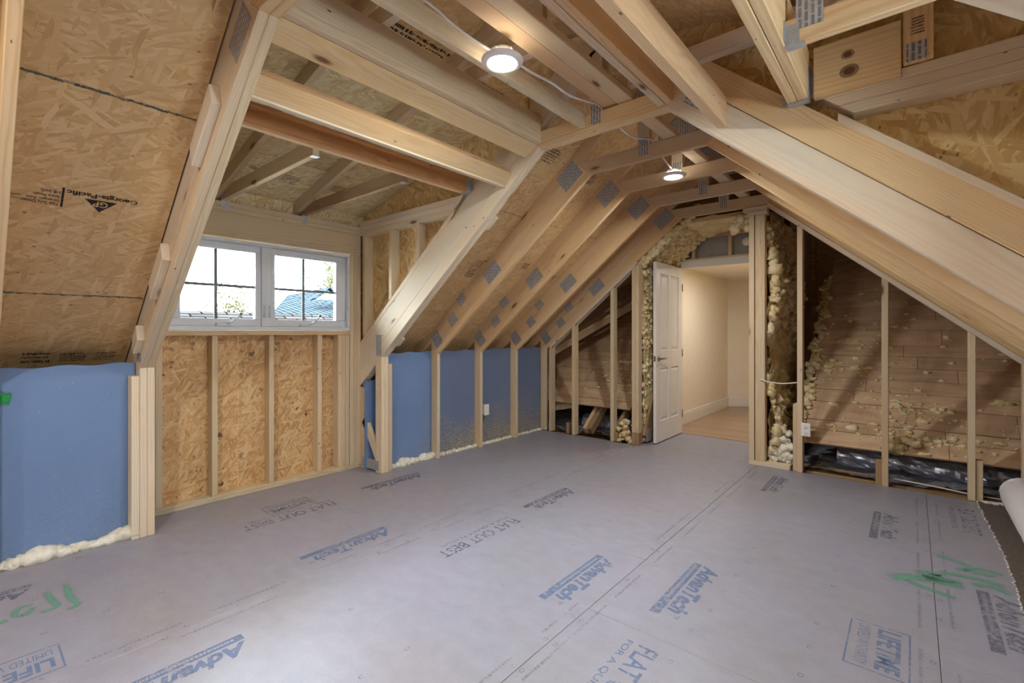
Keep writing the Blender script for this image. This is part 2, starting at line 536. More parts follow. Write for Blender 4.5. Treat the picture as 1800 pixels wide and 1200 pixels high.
def tube(name, pts, r, mat, parent=None, seg=8, closed_ends=True, radii=None):
    bm = bmesh.new()
    rings = []
    P = [V(p) for p in pts]
    up = V((0.13, 0.31, 0.94)).normalized()
    for i, p in enumerate(P):
        t = (P[min(i + 1, len(P) - 1)] - P[max(i - 1, 0)]).normalized()
        n1 = t.cross(up)
        if n1.length < 1e-3:
            n1 = t.cross(V((1, 0, 0)))
        n1.normalize()
        n2 = t.cross(n1)
        rr = radii[i] if radii else r
        rings.append([bm.verts.new(p + (n1 * math.cos(2 * math.pi * k / seg) + n2 * math.sin(2 * math.pi * k / seg)) * rr) for k in range(seg)])
    for a, b in zip(rings, rings[1:]):
        for k in range(seg):
            bm.faces.new((a[k], a[(k + 1) % seg], b[(k + 1) % seg], b[k]))
    if closed_ends:
        bm.faces.new(rings[0][::-1])
        bm.faces.new(rings[-1])
    bmesh.ops.recalc_face_normals(bm, faces=bm.faces)
    return link(name, bm_mesh(bm, name), mat, parent, smooth=True)

def smooth_path(pts, n=6):
    P = [V(p) for p in pts]
    out = []
    for i in range(len(P) - 1):
        p0, p1, p2, p3 = P[max(i - 1, 0)], P[i], P[i + 1], P[min(i + 2, len(P) - 1)]
        for k in range(n):
            t = k / n
            out.append(0.5 * ((2 * p1) + (-p0 + p2) * t + (2 * p0 - 5 * p1 + 4 * p2 - p3) * t * t + (-p0 + 3 * p1 - 3 * p2 + p3) * t ** 3))
    return out + [P[-1]]

def lathe(name, prof, mat, parent=None, loc=(0, 0, 0), seg=40, axis='z'):
    bm = bmesh.new()
    rings = []
    for r, z in prof:
        if r < 1e-6:
            rings.append([bm.verts.new((0, 0, z))])
        else:
            rings.append([bm.verts.new((r * math.cos(2 * math.pi * k / seg), r * math.sin(2 * math.pi * k / seg), z)) for k in range(seg)])
    for a, b in zip(rings, rings[1:]):
        for k in range(seg):
            k2 = (k + 1) % seg
            if len(a) == 1 and len(b) == 1:
                continue
            if len(a) == 1:
                bm.faces.new((a[0], b[k], b[k2]))
            elif len(b) == 1:
                bm.faces.new((a[k], b[0], a[k2]))
            else:
                bm.faces.new((a[k], b[k], b[k2], a[k2]))
    bmesh.ops.recalc_face_normals(bm, faces=bm.faces)
    mw = Matrix.Translation(V(loc))
    if axis == 'x':
        mw = mw @ Matrix.Rotation(math.pi / 2, 4, 'Y')
    if axis == 'y':
        mw = mw @ Matrix.Rotation(-math.pi / 2, 4, 'X')
    return link(name, bm_mesh(bm, name), mat, parent, mw, True)

_ico = {}
def blob_into(bm, c, r, rnd, squash=(1, 1, 1), sub=2, rag=.45):
    """One lump of foam: a roughened ball added to bm."""
    if sub not in _ico:
        b = bmesh.new()
        bmesh.ops.create_icosphere(b, subdivisions=sub, radius=1)
        b.verts.ensure_lookup_table()
        _ico[sub] = ([v.co.copy() for v in b.verts], [[v.index for v in f.verts] for f in b.faces])
        b.free()
    vs_, fs = _ico[sub]
    s = rnd.random() * 50
    nv = []
    for v in vs_:
        k = r * (1 + rag * noise.noise(v * 1.6 + V((s, s * 2, 0))) + 0.16 * noise.noise(v * 4.5 + V((0, s, s))))
        nv.append(bm.verts.new((c[0] + v.x * k * squash[0], c[1] + v.y * k * squash[1], c[2] + v.z * k * squash[2])))
    for f in fs:
        bm.faces.new([nv[i] for i in f])

def blobs(name, items, mat, parent=None, seed=1, sub=2, smooth=True, rag=.45):
    rnd = random.Random(seed)
    bm = bmesh.new()
    for c, r, sq in items:
        blob_into(bm, c, r, rnd, sq, sub, rag)
    return link(name, bm_mesh(bm, name), mat, parent, smooth=smooth)

def foam_lumps(f, n, r0, r1, seed):
    """Scattered lumps over the surface f(u, v) -> (point, normal)."""
    rr = random.Random(seed)
    out = []
    for _ in range(n):
        p, q = f(rr.random(), rr.random())
        r = r0 + (r1 - r0) * rr.random() ** 2.2
        out.append((tuple(V(p) + V(q).normalized() * r * rr.uniform(-.1, .55)), r, (rr.uniform(.7, 1.3), rr.uniform(.7, 1.3), rr.uniform(.7, 1.4))))
    return out

def lumpy_sheet(name, f, nu, nv, mat, parent=None, amp=0.05, seed=0.0, scale=7.0):
    """A sheet of sprayed foam over the surface f(u, v) -> (point, normal), swelling out along the normal in rounded lobes."""
    bm = bmesh.new()
    g = []
    for i in range(nu + 1):
        row = []
        for j in range(nv + 1):
            p, n = f(i / nu, j / nv)
            p, n = V(p), V(n)
            q = p * scale + V((seed, seed * 1.7, 0))
            d = 1.0 - min(noise.voronoi(q)[0][0], 1.0)
            d2 = 1.0 - min(noise.voronoi(q * 2.3)[0][0], 1.0)
            d3 = 1.0 - min(noise.voronoi(q * 4.6)[0][0], 1.0)
            k = 0.58 * d + 0.34 * d2 + 0.20 * d3 + 0.35 * noise.noise(q * 0.35) - 0.25
            row.append(bm.verts.new(p + n * amp * k + V(noise.noise_vector(q * 0.8)) * amp * 0.18))
        g.append(row)
    for i in range(nu):
        for j in range(nv):
            bm.faces.new((g[i][j], g[i + 1][j], g[i + 1][j + 1], g[i][j + 1]))
    bmesh.ops.recalc_face_normals(bm, faces=bm.faces)
    return link(name, bm_mesh(bm, name), mat, parent, smooth=True)

_txt = {}
def text_mesh(body, bold=0.0, shear=0.0):
    key = (body, bold, shear)
    if key not in _txt:
        c = bpy.data.curves.new('t', 'FONT')
        c.body = body
        c.size = 1.0
        c.offset = bold
        c.shear = shear
        c.resolution_u = 3
        c.align_x = 'LEFT'
        o = bpy.data.objects.new('t', c)
        me = bpy.data.meshes.new_from_object(o)
        bpy.data.objects.remove(o)
        xs = [v.co.x for v in me.vertices]; ys = [v.co.y for v in me.vertices]
        _txt[key] = ([v.co.copy() for v in me.vertices], [list(p.vertices) for p in me.polygons], min(xs), max(xs), min(ys), max(ys))
    return _txt[key]

class Print:
    """Flat print collected in a plane: origin o, reading direction r, up direction u."""
    def __init__(s, o, r, u, lift=0.0008):
        s.o, s.r, s.u = V(o), V(r).normalized(), V(u).normalized()
        s.n = s.r.cross(s.u)
        s.bm = bmesh.new()
        s.lift = lift
    def text(s, body, x, y, w, h, bold=0.0, shear=0.0, lift=0):
        vs_, fs, x0, x1, y0, y1 = text_mesh(body, bold, shear)
        nv = [s.bm.verts.new(((v.x - x0) / (x1 - x0) * w + x, (v.y - y0) / (y1 - y0) * h + y, s.lift + lift)) for v in vs_]
        for f in fs:
            try: s.bm.faces.new([nv[i] for i in f])
            except ValueError: pass
        return s
    def poly(s, pts, lift=0):
        s.bm.faces.new([s.bm.verts.new((x, y, s.lift + lift)) for x, y in pts])
        return s
    def rect(s, x, y, w, h, lift=0):
        return s.poly([(x, y), (x + w, y), (x + w, y + h), (x, y + h)], lift)
    def ring(s, x, y, w, h, t):
        s.rect(x, y, w, t); s.rect(x, y + h - t, w, t); s.rect(x, y + t, t, h - 2 * t); s.rect(x + w - t, y + t, t, h - 2 * t)
        return s
    def loop(s, x, y, r, t, n=8, sq=1.0):
        a = [(x + r * math.cos(2 * math.pi * (k + .5) / n), y + r * sq * math.sin(2 * math.pi * (k + .5) / n)) for k in range(n)]
        b = [(x + (r - t) * math.cos(2 * math.pi * (k + .5) / n), y + (r - t) * sq * math.sin(2 * math.pi * (k + .5) / n)) for k in range(n)]
        for k in range(n):
            s.poly([a[k], a[(k + 1) % n], b[(k + 1) % n], b[k]])
        return s
    def done(s, name, mat, parent):
        mw = Matrix.Translation(s.o) @ Matrix((s.r, s.u, s.n)).transposed().to_4x4()
        return link(name, bm_mesh(s.bm, name), mat, parent, mw)

def stroke(name, pts, w, mat, parent, n=(0, 0, 1), lift=0.001):
    """A sprayed or brushed stroke lying on a surface, uv across it for its soft edge."""
    P = smooth_path(pts, 5)
    n = V(n)
    bm = bmesh.new()
    uv = bm.loops.layers.uv.new('uv')
    prev = None
    L = len(P) - 1
    for i, p in enumerate(P):
        t = (P[min(i + 1, L)] - P[max(i - 1, 0)]).normalized()
        sd = n.cross(t).normalized() * w / 2
        cur = (bm.verts.new(p + sd + n * lift), bm.verts.new(p - sd + n * lift), i / L)
        if prev:
            f = bm.faces.new((prev[0], prev[1], cur[1], cur[0]))
            for lp, q in zip(f.loops, ((prev[2], 0), (prev[2], 1), (cur[2], 1), (cur[2], 0))):
                lp[uv].uv = q
        prev = cur
    return link(name, bm_mesh(bm, name), mat, parent)

# ------------------------------------------------------------------ measures of the room
KL, KR = 0.809, 0.86                       # slopes of the two roof sides
zl = lambda x: 1.05 + KL * (x + 3.56)      # underside of the left rafters
zr = lambda x: 1.05 - KR * (x - 0.619)     # underside of the right rafters
CX = -1.42                                 # ridge
ZC = 2.442                                 # underside of the collar ties
ROOF = 0.305                               # rafter underside to sheathing, measured plumb
ZD = lambda x: 2.27 + 0.255 * (x + 3.92)   # underside of the left dormer rafters
ZDR = lambda x: 2.27 - 0.255 * (x - 1.08)  # the same on the right dormer
YG = 4.88                                  # room face of the end wall framing
D1, D2 = 0.80, 2.436                       # the dormer opening, inside faces of the doubled trusses

# ------------------------------------------------------------------ floor
floor = empty('floor', (0, 0, 0), 'subfloor of grey-mauve wooden panels printed with blue lettering', 'floor', kind='structure')
box('floor_slab', (-4.0, -3.6, -0.06), (1.3, 4.86, -0.0205), LUM_OLD, floor, 'y', 0)
box('floor_slab', (-2.42, 4.86, -0.06), (-0.9, 5.83, -0.0205), LUM_OLD, floor, 'y', 0)
cols = [(-4.0, -3.56, (-3.6, -1.0, 1.4, 3.8, 4.87)), (-3.56, -2.34, (-3.6, -2.54, -0.1, 2.34, 4.87)), (-2.34, -1.12, (-3.6, -2.42, 0.02, 2.455, 4.895)),
        (-1.12, 0.08, (-3.6, -3.02, -0.585, 1.855, 4.295, 4.895)), (0.08, 1.3, (-3.6, -2.42, 0.02, 2.44, 4.87))]
panels = []
def floor_panel(x0, x1, y0, y1):
    g = 0.0009 if x0 > -3 else 0.0003
    o = box('floor_panel', (x0 + g, y0 + g, -0.02), (x1 - g, y1 - g, 0.0), FLOOR, floor, 'y', 0.0012)
    panels.append((x0, x1, y0, y1, o))
for x0, x1, ys in cols:
    for y0, y1 in zip(ys, ys[1:]):
        floor_panel(x0, x1, y0, y1)
floor_panel(-2.34, -1.12, 4.895, 5.83)
def panel_at(x, y):
    for x0, x1, y0, y1, o in panels:
        if x0 <= x <= x1 and y0 <= y <= y1:
            return o
    return panels[0][-1]
DOWN = ((0, -1, 0), (1, 0, 0))             # lettering that reads towards the camera end of the room
def floor_print(x, y):
    return Print((x, y, 0.0), *DOWN)
def logo(x, y, w, mat, h=None):
    """AdvanTech wordmark over its bar; (x, y) is the bar corner where reading starts, w the length."""
    h = h or w * 0.19
    p = floor_print(x, y)
    p.rect(0.0, 0.0, w, h * 0.40)
    p.text('AdvanTech', 0.005, h * 0.50, w * 0.90, h * 0.80, 0.045, 0.28)
    p.text('TM', w * 0.93, h * 0.95, w * 0.05, h * 0.2)
    p.done('printed_lettering', mat, panel_at(x + .05, y - w / 2))
    q = Print((x, y, 0.0), *DOWN, lift=0.0014)
    rr = random.Random(int(abs(x * 977 + y * 31)))
    u = w * 0.06
    while u < w * 0.72:
        l = w * rr.uniform(0.012, 0.03)
        q.rect(u, h * 0.13, l * 0.75, h * 0.14)
        u += l
    q.done('printed_lettering', FLOOR, panel_at(x + .05, y - w / 2))
for a in ((-2.125, 0.765, 0.56, INK_BLUE), (-2.60, 1.78, 0.55, INK_BLUE), (-1.352, 2.335, 0.55, INK_BLUE), (-0.905, 2.60, 0.58, INK_BLUE),
          (-0.205, 4.16, 0.55, INK_GREY), (0.235, 3.21, 0.58, INK_GREY), (-3.345, 0.245, 0.55, INK_GREY), (-2.137, 3.17, 0.54, INK_GREY),
          (-3.38, 2.66, 0.56, INK_GREY), (-0.92, 4.62, 0.5, INK_GREY)):
    logo(*a)
def flat_out(x, y, w, mat, sub=True):
    p = floor_print(x, y)
    p.text('FLAT OUT BEST', 0, 0.055, w, 0.085, 0.012)
    if sub:
        p.text('FOR A QUIET FLOOR', 0, 0.0, w * 0.9, 0.032, 0.004)
    p.done('printed_lettering', mat, panel_at(x + .05, y - w / 2))
for a in ((-0.89, 1.772, 0.66, INK_BLUE), (-2.11, 2.42, 0.66, INK_GREY), (-3.33, 1.80, 0.62, INK_GREY), (0.19, 4.62, 0.55, INK_GREY)):
    flat_out(*a)
def warranty(x, y, mat, k=1.0):
    p = floor_print(x, y)
    p.ring(0, 0, 0.36 * k, 0.20 * k, 0.006)
    p.text('LIFETIME', 0.025 * k, 0.095 * k, 0.31 * k, 0.075 * k, 0.03)
    p.text('LIMITED WARRANTY', 0.025 * k, 0.03 * k, 0.31 * k, 0.042 * k, 0.0)
    p.done('printed_lettering', mat, panel_at(x + .05, y - .15))
warranty(-0.205, 2.545, INK_BLUE)
warranty(-2.18, 0.02 + 2.40 - 4.86 + 4.79, INK_GREY, 0.8) if False else None
warranty(-3.52, 1.72, INK_GREY, 0.9)
warranty(-2.62, 0.27, INK_BLUE)
rp = random.Random(3)
for sx in (-2.34, -1.12, 0.08):
    for side in (-1, 1):
        y = 4.7
        while y > -0.2:
            w = rp.uniform(0.22, 0.42)
            if rp.random() < 0.72:
                x = sx + (0.045 if side > 0 else -0.062)
                p = floor_print(x, y)
                u = 0
                while u < w:
                    l = rp.uniform(.008, .022)
                    p.rect(u, 0, l * .7, rp.uniform(.009, .014)); u += l
                p.done('printed_lettering', INK_FAINT, panel_at(x, y - w / 2))
            y -= w + rp.uniform(0.03, 0.2)
for x0, x1, y0, y1, o in panels:
    if y1 < -0.1 or x0 < -3.9:
        continue
    p = floor_print(x0, y1)
    for i in range(int((y1 - y0) / 0.2)):
        for k in (0.02, 0.42, 0.81, 1.2):
            if k < x1 - x0 and rp.random() < 0.62:
                xx = min(k + rp.uniform(-.012, .012), x1 - x0 - 0.02)
                p.loop(0.1 + i * 0.2, xx, 0.012, 0.0028, 8, 0.8)
    p.done('fastener_marks', INK_GREY, o)
for pts, w in (([(-3.22, .355), (-3.03, .352), (-2.93, .365), (-2.905, .325)], .04), ([(-3.19, .28), (-3.06, .292), (-2.98, .30), (-2.965, .24)], .04),
               ([(-3.08, .235), (-3.09, .19), (-3.03, .168), (-2.995, .2), (-3.06, .235)], .036), ([(-3.0, .15), (-2.99, .10), (-3.0, .04)], .045)):
    stroke('green_paint_mark', [(x, y, 0) for x, y in pts], w, PAINT_GREEN, panel_at(*pts[0]))
for pts, w in (([(-.09, 3.08), (.0, 3.16), (.12, 3.2), (.2, 3.2)], .10), ([(-.03, 3.10), (.08, 3.06), (.16, 3.04)], .05), ([(.0, 3.24), (.1, 3.28), (.06, 3.2), (.2, 3.27)], .07),
               ([(.1, 3.56), (.19, 3.54), (.23, 3.5)], .06), ([(.1, 3.32), (.25, 3.35), (.35, 3.33)], .06), ([(.2, 3.43), (.33, 3.44)], .06),
               ([(.22, 3.26), (.3, 3.29), (.365, 3.25)], .06), ([(.17, 3.40), (.27, 3.50), (.36, 3.48)], .05)):
    stroke('green_paint_mark', [(x, y, 0) for x, y in pts], w, PAINT_GREEN, panel_at(*pts[1]))

# ------------------------------------------------------------------ roof sheathing
ceiling = empty('ceiling', (0, 0, 2.6), 'underside of the roof, sheets of strand board with black print', 'ceiling', kind='structure')
cl = 1 / math.sqrt(1 + KL * KL); sl = KL * cl
cr_ = 1 / math.sqrt(1 + KR * KR); sr = KR * cr_
EXL, EXR = V((cl, 0, sl)), V((-cr_, 0, sr))
OL = V((-3.56, 0, 1.05 + ROOF)); OR = V((0.619, 0, 1.05 + ROOF))
SL = (CX + 3.56) / cl; SRR = (0.619 - CX) / cr_
def roof_sheet(o, ex, s0, s1, y0, y1, mat=OSB_R, t=0.012):
    """One sheet: s along the slope, grain along Y."""
    ez = ex.cross(V((0, 1, 0)))
    if ez.z < 0: ez = -ez
    g = 0.0022
    p0 = o + ex * (s0 + g) + V((0, y0 + g, 0))
    # local X along Y, local Y = outward normal
    ey = ez
    exl = V((0, 1, 0))
    w = s1 - s0 - 2 * g; L = y1 - y0 - 2 * g
    d = exl.cross(ey)
    sg = 1 if d.dot(ex) > 0 else -1
    return prism('sheathing_sheet', [(0, 0), (L, 0), (L, w * sg), (0, w * sg)], t, mat, ceiling, p0, exl, ey, 0.001)
sheets = {}
for side, (o, ex, smax) in enumerate(((OL, EXL, SL), (OR, EXR, SRR))):
    for ci, (s0, s1) in enumerate(((-1.07, 0.15), (0.15, 1.37), (1.37, min(2.59, smax)), (2.59, smax))):
        if s1 - s0 < 0.03: continue
        s1 = min(s1, smax + 0.01)
        for (y0, y1) in ((-3.6, -1.70), (-1.70, 0.72)):
            sheets[side, ci, y0] = roof_sheet(o, ex, s0, s1, y0, y1)
        e = 3.715 if ci % 2 == 0 else 4.92
        for (y0, y1) in ((2.53, e), (e, e + 2.44), (e + 2.44, 8.0)):
            sheets[side, ci, y0] = roof_sheet(o, ex, s0, s1, y0, y1)
# dormer roofs, lower pitch, from the window walls up to the ridge
for side in (0, 1):
    ex = V((1, 0, 0.255)).normalized() if side == 0 else V((-1, 0, 0.255)).normalized()
    o = V((-3.92, 0, ZD(-3.92) + 0.1)) if side == 0 else V((1.08, 0, ZDR(1.08) + 0.1))
    tot = 2.50 / ex.dot(V((1 if side == 0 else -1, 0, 0)))
    for s0, s1 in ((-0.45, 0.49), (0.49, 1.71), (1.71, tot)):
        for y0, y1 in (((0.68, 1.325), (1.325, 2.545)) if s0 < 0.4 else ((0.68, 1.93), (1.93, 2.545))):
            sheets['d', side, s0, y0] = roof_sheet(o, ex, s0, s1, y0, y1, OSB_D if side == 0 and s0 < 1.6 else OSB_R)
LIGHT_SEAL = flat('roof_light_seal', (40, 40, 42), 0.95)  # unseen dark slabs added outside the roof to stop sky leaking in
for (o, ex, smax, a, b) in ((OL, EXL, SL, -3.65, 0.70), (OR, EXR, SRR, -3.65, 0.70), (OL, EXL, SL, 2.53, 8.05), (OR, EXR, SRR, 2.53, 8.05)):
    ez = ex.cross(V((0, 1, 0)))
    if ez.z < 0: ez = -ez
    p0 = o + ex * -1.2 + ez * .016 + V((0, a, 0)); exl = V((0, 1, 0)); d = exl.cross(ez); sg = 1 if d.dot(ex) > 0 else -1
    prism('roof_light_seal', [(0, 0), (b - a, 0), (b - a, (smax + 1.24) * sg), (0, (smax + 1.24) * sg)], .02, LIGHT_SEAL, ceiling, p0, exl, ez, 0)
for side in (0, 1):
    ex = V((1, 0, 0.255)).normalized() if side == 0 else V((-1, 0, 0.255)).normalized()
    ez = V((-ex.z if side == 0 else -ex.z * -1, 0, abs(ex.x)))
    x0 = -3.92 if side == 0 else 1.08
    p0 = V((x0, .66, (ZD(x0) if side == 0 else ZDR(x0)) + .1)) - ex * .5 + ez * .016
    exl = V((0, 1, 0)); d = exl.cross(ez); sg = 1 if d.dot(ex) > 0 else -1
    prism('roof_light_seal', [(0, 0), (1.91, 0), (1.91, 3.12 * sg), (0, 3.12 * sg)], .02, LIGHT_SEAL, ceiling, p0, exl, ez, 0)
box('ridge_light_seal', (CX - 0.3, -3.66, 3.06), (CX + 0.3, 0.72, 3.20), LIGHT_SEAL, ceiling, 'y', 0)  # added over the ridge gaps to block leaking sky
box('ridge_light_seal', (CX - 0.3, 2.52, 3.06), (CX + 0.3, 8.06, 3.20), LIGHT_SEAL, ceiling, 'y', 0)
for y in (.668, 2.545):
    for zf, zg, xa, xb in ((zl, ZD, -2.1, CX), (zr, ZDR, CX, -.74)):
        xz_board('gable_infill', [(xa, zf(xa) + .28), (xb, zf(xb) + .28), (xb, max(zf(xb) + .3, zg(xb)) + .12), (xa, max(zf(xa) + .3, zg(xa)) + .12)], y - .012, y, OSB_R, ceiling, 0, along=(1, 0))  # added to close sky leaks between the two roof pitches

def roof_print(s, y):
    """Print on the left slope that reads towards the camera, upside down from inside."""
    p = OL + EXL * s
    return Print((p.x, y, p.z), (0, -1, 0), (-cl, 0, -sl), 0.0012)
for (s, y, host, k) in ((0.862, 0.580, sheets[0, 1, -1.70], 1.0), (0.86, 3.29, sheets[0, 1, 2.53], 0.92)):
    p = roof_print(s, y)
    p.text('Georgia-Pacific', 0, 0.0, 0.255 * k, 0.034 * k, 0.03)
    p.text('STURD-I-FLOOR', 0.31 * k, -0.004, 0.11 * k, 0.02, 0.02) if False else None
    p.poly([(0.075 * k, 0.042 * k), (0.192 * k, 0.042 * k), (0.134 * k, 0.112 * k)])
    p.rect(0.262 * k, 0.0, 0.008, 0.112 * k)
    for i, (w, b) in enumerate(((0.062, '1/8 Inch'), (0.085, 'Space Panels'), (0.105, 'Strength Axis'), (0.12, 'This Side Down'))):
        p.text(b, 0.275 * k, (0.023 + i * 0.023) * k, w * k, 0.019 * k, 0.012)
    p.rect(0.395 * k, 0.077 * k, 0.05 * k, 0.003)
    p.done('printed_lettering', INK_BLACK, host)
    q = Print(p.o, p.r, p.u, 0.0020)
    q.text('GP', 0.107 * k, 0.048 * k, 0.055 * k, 0.034 * k, 0.02)
    q.done('printed_lettering', OSB_R, host)
for s in (1.37, .15):
    q = roof_print(s + .005, .71)
    rr = random.Random(int(s * 10))
    u = 0
    while u < .57:
        l = rr.uniform(.01, .03)
        q.rect(u, -.004 + rr.uniform(-.002, .002), l, rr.uniform(.008, .016)); u += l
    q.done('seam_dust', INK_TEAL, ceiling)
# faint blocks of stamp lettering whose words cannot be made out: bars only
def stamp(host, o, r, u, w, h, rows, seed, mat=INK_BLACK):
    rr = random.Random(seed)
    p = Print(o, r, u, 0.0012)
    for i in range(rows):
        x = rr.uniform(0, 0.1) * w
        hh = h / rows * rr.uniform(0.45, 0.8)
        while x < w:
            l = rr.uniform(0.02, 0.06) * w
            h2 = hh * rr.uniform(.35, 1)
            p.rect(x, h * i / rows + rr.uniform(0, hh - h2), min(l, w - x) * rr.uniform(.55, .95), h2)
            x += l
    p.done('stamped_marks', mat, host)
def on_roof(s, y, w, h, rows, seed, host):
    p = OL + EXL * s
    stamp(host, (p.x, y, p.z), (0, -1, 0), (-cl, 0, -sl), w, h, rows, seed)
on_roof(-0.36, 0.66, 0.10, 0.09, 5, 1, sheets[0, 0, -1.70]); on_roof(-0.36, 0.52, 0.12, 0.09, 5, 2, sheets[0, 0, -1.70]); on_roof(-0.35, 0.36, 0.12, 0.11, 3, 3, sheets[0, 0, -1.70])
on_roof(0.74, 3.05, 0.11, 0.11, 6, 4, sheets[0, 1, 2.53]); on_roof(1.99, 2.95, 0.14, 0.13, 6, 5, sheets[0, 2, 2.53]); on_roof(0.9, 3.66, 0.1, 0.08, 5, 6, sheets[0, 1, 2.53])
on_roof(1.95, 3.55, 0.14, 0.1, 6, 15, sheets[0, 2, 2.53]); on_roof(0.8, 4.2, 0.1, 0.1, 5, 16, sheets[0, 1, 2.53])
def on_dormer(x, y, w, h, rows, seed, host):
    ex = V((1, 0, 0.255)).normalized()
    stamp(host, (x, y, ZD(x) + 0.1), (0, -1, 0), -ex, w, h, rows, seed)
dA, dB = sheets['d', 0, -0.45, 0.68], sheets['d', 0, -0.45, 1.325]
on_dormer(-3.62, 1.74, 0.13, 0.13, 5, 7, dB); on_dormer(-3.60, 2.12, 0.12, 0.1, 6, 8, dB); on_dormer(-3.78, 1.55, 0.05, 0.03, 2, 9, dB)
on_dormer(-3.60, 1.17, 0.09, 0.06, 2, 10, dA); on_dormer(-3.7, 1.22, 0.06, 0.05, 2, 11, dA); on_dormer(-3.62, 1.45, 0.08, 0.04, 2, 12, dB)
dC, dE = sheets['d', 0, 1.71, 0.68], sheets['d', 0, 1.71, 1.93]
on_dormer(-2.03, 1.86, 0.48, 0.07, 2, 13, dC); on_dormer(-2.08, 2.38, 0.34, 0.09, 5, 14, dE)
for (s, y) in ((1.37, 0.351), (0.15, 0.391), (-0.25, 0.17)):
    p = OL + EXL * s
    c = prism('sheathing_clip', [(-.014, 0), (.014, 0), (.014, .002), (-.014, .002)], 0.03, STEEL, ceiling, p - V((0, 0, 0.003)) - V((cl, 0, sl)) * .015, (0, 1, 0), EXL, 0)

# ------------------------------------------------------------------ roof trusses
def rot_plate(name, x, z, y, w, h, ang, parent):
    ex = V((math.cos(ang), 0, math.sin(ang)))
    ez = ex.cross(V((0, 1, 0)))
    return prism(name, [(-w / 2, -h / 2), (w / 2, -h / 2), (w / 2, h / 2), (-w / 2, h / 2)], 0.0016, PLATE, parent, (x, y - 0.0016, z), ex, (0, 1, 0), 0)
AL, AR = math.atan(KL), -math.atan(KR)
def truss(label, y0, plies=1, lo=0.19, hi=ROOF, tail=False, mats=(LUM, LUM, LUM), plates=True, group=None, right=True, rlo=None, rhi=None):
    t = empty('roof_truss', (-3.62, y0 + 0.02, 0), label, 'roof truss', group)
    for p in range(plies):
        a, b = y0 + 0.038 * p, y0 + 0.038 * p + 0.0372
        ma, mb, mc = mats[0], mats[1], mats[2]
        B0 = (-3.58, zl(-3.58)); H = (-3.67, zl(-3.67) + lo)
        xa = -1.84; xj = -1.84 - 0.62 * lo
        J = (xj, zl(xj) + lo)
        bl = [B0, (xa, ZC), J, H] if not tail else [(-3.915, zl(-3.915)), (xa, ZC), J, (-3.915, zl(-3.915) + lo)]
        xz_board('rafter', bl, a, b, ma, t, along=(cl, sl))
        xz_board('top_chord', [(-4.35, zl(-4.35) + lo), (CX, zl(CX) + lo), (CX, zl(CX) + hi), (-4.35, zl(-4.35) + hi)], a, b, mb, t, along=(cl, sl))
        if tail:
            xz_board('stud', [(-3.67, 0.0), (-3.58, 0.0), (-3.58, zl(-3.58)), (-3.67, zl(-3.67))], a, b, mc, t)
        else:
            xz_board('stud', [(-3.67, 0.0), (-3.58, 0.0), B0, H], a, b, mc, t)
        llo, lhi = lo, hi
        if rlo: lo, hi = rlo, rhi
        xb = -1.0; xk = xb + 0.6 * lo
        JR = (xk, zr(xk) + lo)
        BR = (0.639, zr(0.639)); HR = (0.729, zr(0.729) + lo)
        zt = ZC + 0.103
        cx0 = (zt - llo - 1.05) / KL - 3.56
        cx1 = 0.619 - (zt - lo - 1.05) / KR
        ct = [(xa, ZC), (xb, ZC)]
        ct += ([JR, (cx1, zt)] if JR[1] < zt - 0.004 else [(xk, zt)])
        ct += ([(cx0, zt), J] if J[1] < zt - 0.004 else [(xj, zt)])
        xz_board('collar_tie', ct, a, b, LUM_PINE if plies == 2 else mc, t, along=(1, 0))
        xz_board('king_post', [(CX - .045, zt), (CX + .045, zt), (CX + .045, zr(CX + .045) + lo - .03), (CX - .045, zl(CX - .045) + lo - .03)], a, b, mc, t)
        if not right:
            lo, hi = llo, lhi
            xz_board('top_chord', [(CX, zr(CX) + lo), (-.9, zr(-.9) + lo), (-.9, zr(-.9) + hi), (CX, zr(CX) + hi)], a, b, mb, t, along=(-cr_, sr))
        else:
            xz_board('rafter', [(xb, ZC), BR, HR, JR], a, b, ma, t, along=(-cr_, sr))
            xz_board('top_chord', [(CX, zr(CX) + lo + .004), (1.45, zr(1.45) + lo + .004), (1.45, zr(1.45) + hi), (CX, zr(CX) + hi)], a, b, LUM_WARM if rlo else mb, t, along=(-cr_, sr))
            xz_board('stud', [(0.639, 0), (0.729, 0), HR, BR], a, b, mc, t)
        lo, hi = llo, lhi
    if plates:
        for x, z, w, h in ((-2.031, 2.461, .195, .148), (-2.845, 1.783, .19, .129), (-3.241, 1.567, .112, .10), (-3.357, 1.373, .112, .098)):
            rot_plate('truss_plate', x, z, y0, w, h, AL, t)
        rot_plate('truss_plate', -3.585, 1.185, y0, .12, .15, AL, t)
        rot_plate('truss_plate', -0.80, 2.442, y0, .19, .14, AR, t)
        rot_plate('truss_plate', -0.05, 1.86, y0, .17, .12, AR, t)
        rot_plate('truss_plate', CX, 2.535, y0, .12, .062, math.pi / 2, t)
        rot_plate('truss_plate', CX, 2.86, y0, .13, .3, math.pi / 2, t)
    return t

W3 = (LUM_PINE, LUM_WARM, LUM)
t_near = truss('single truss whose knotty rafter and stud edge the far left of the view', 0.10, 1, mats=(LUM_PINE, LUM_PINE, LUM), plates=False)
kb = bmesh.new()
for dx, rr_ in ((-0.03, .011), (0.0, .017), (0.035, .010)):
    x = -2.02 + dx
    blob_into(kb, (x, 0.139, zl(x) + 0.012), rr_, random.Random(4), (1.7, 0.35, 1.2), 2)
link('bark_knot', bm_mesh(kb), flat('dark_bark_knot', (62, 38, 24), 0.7), t_near, smooth=True)

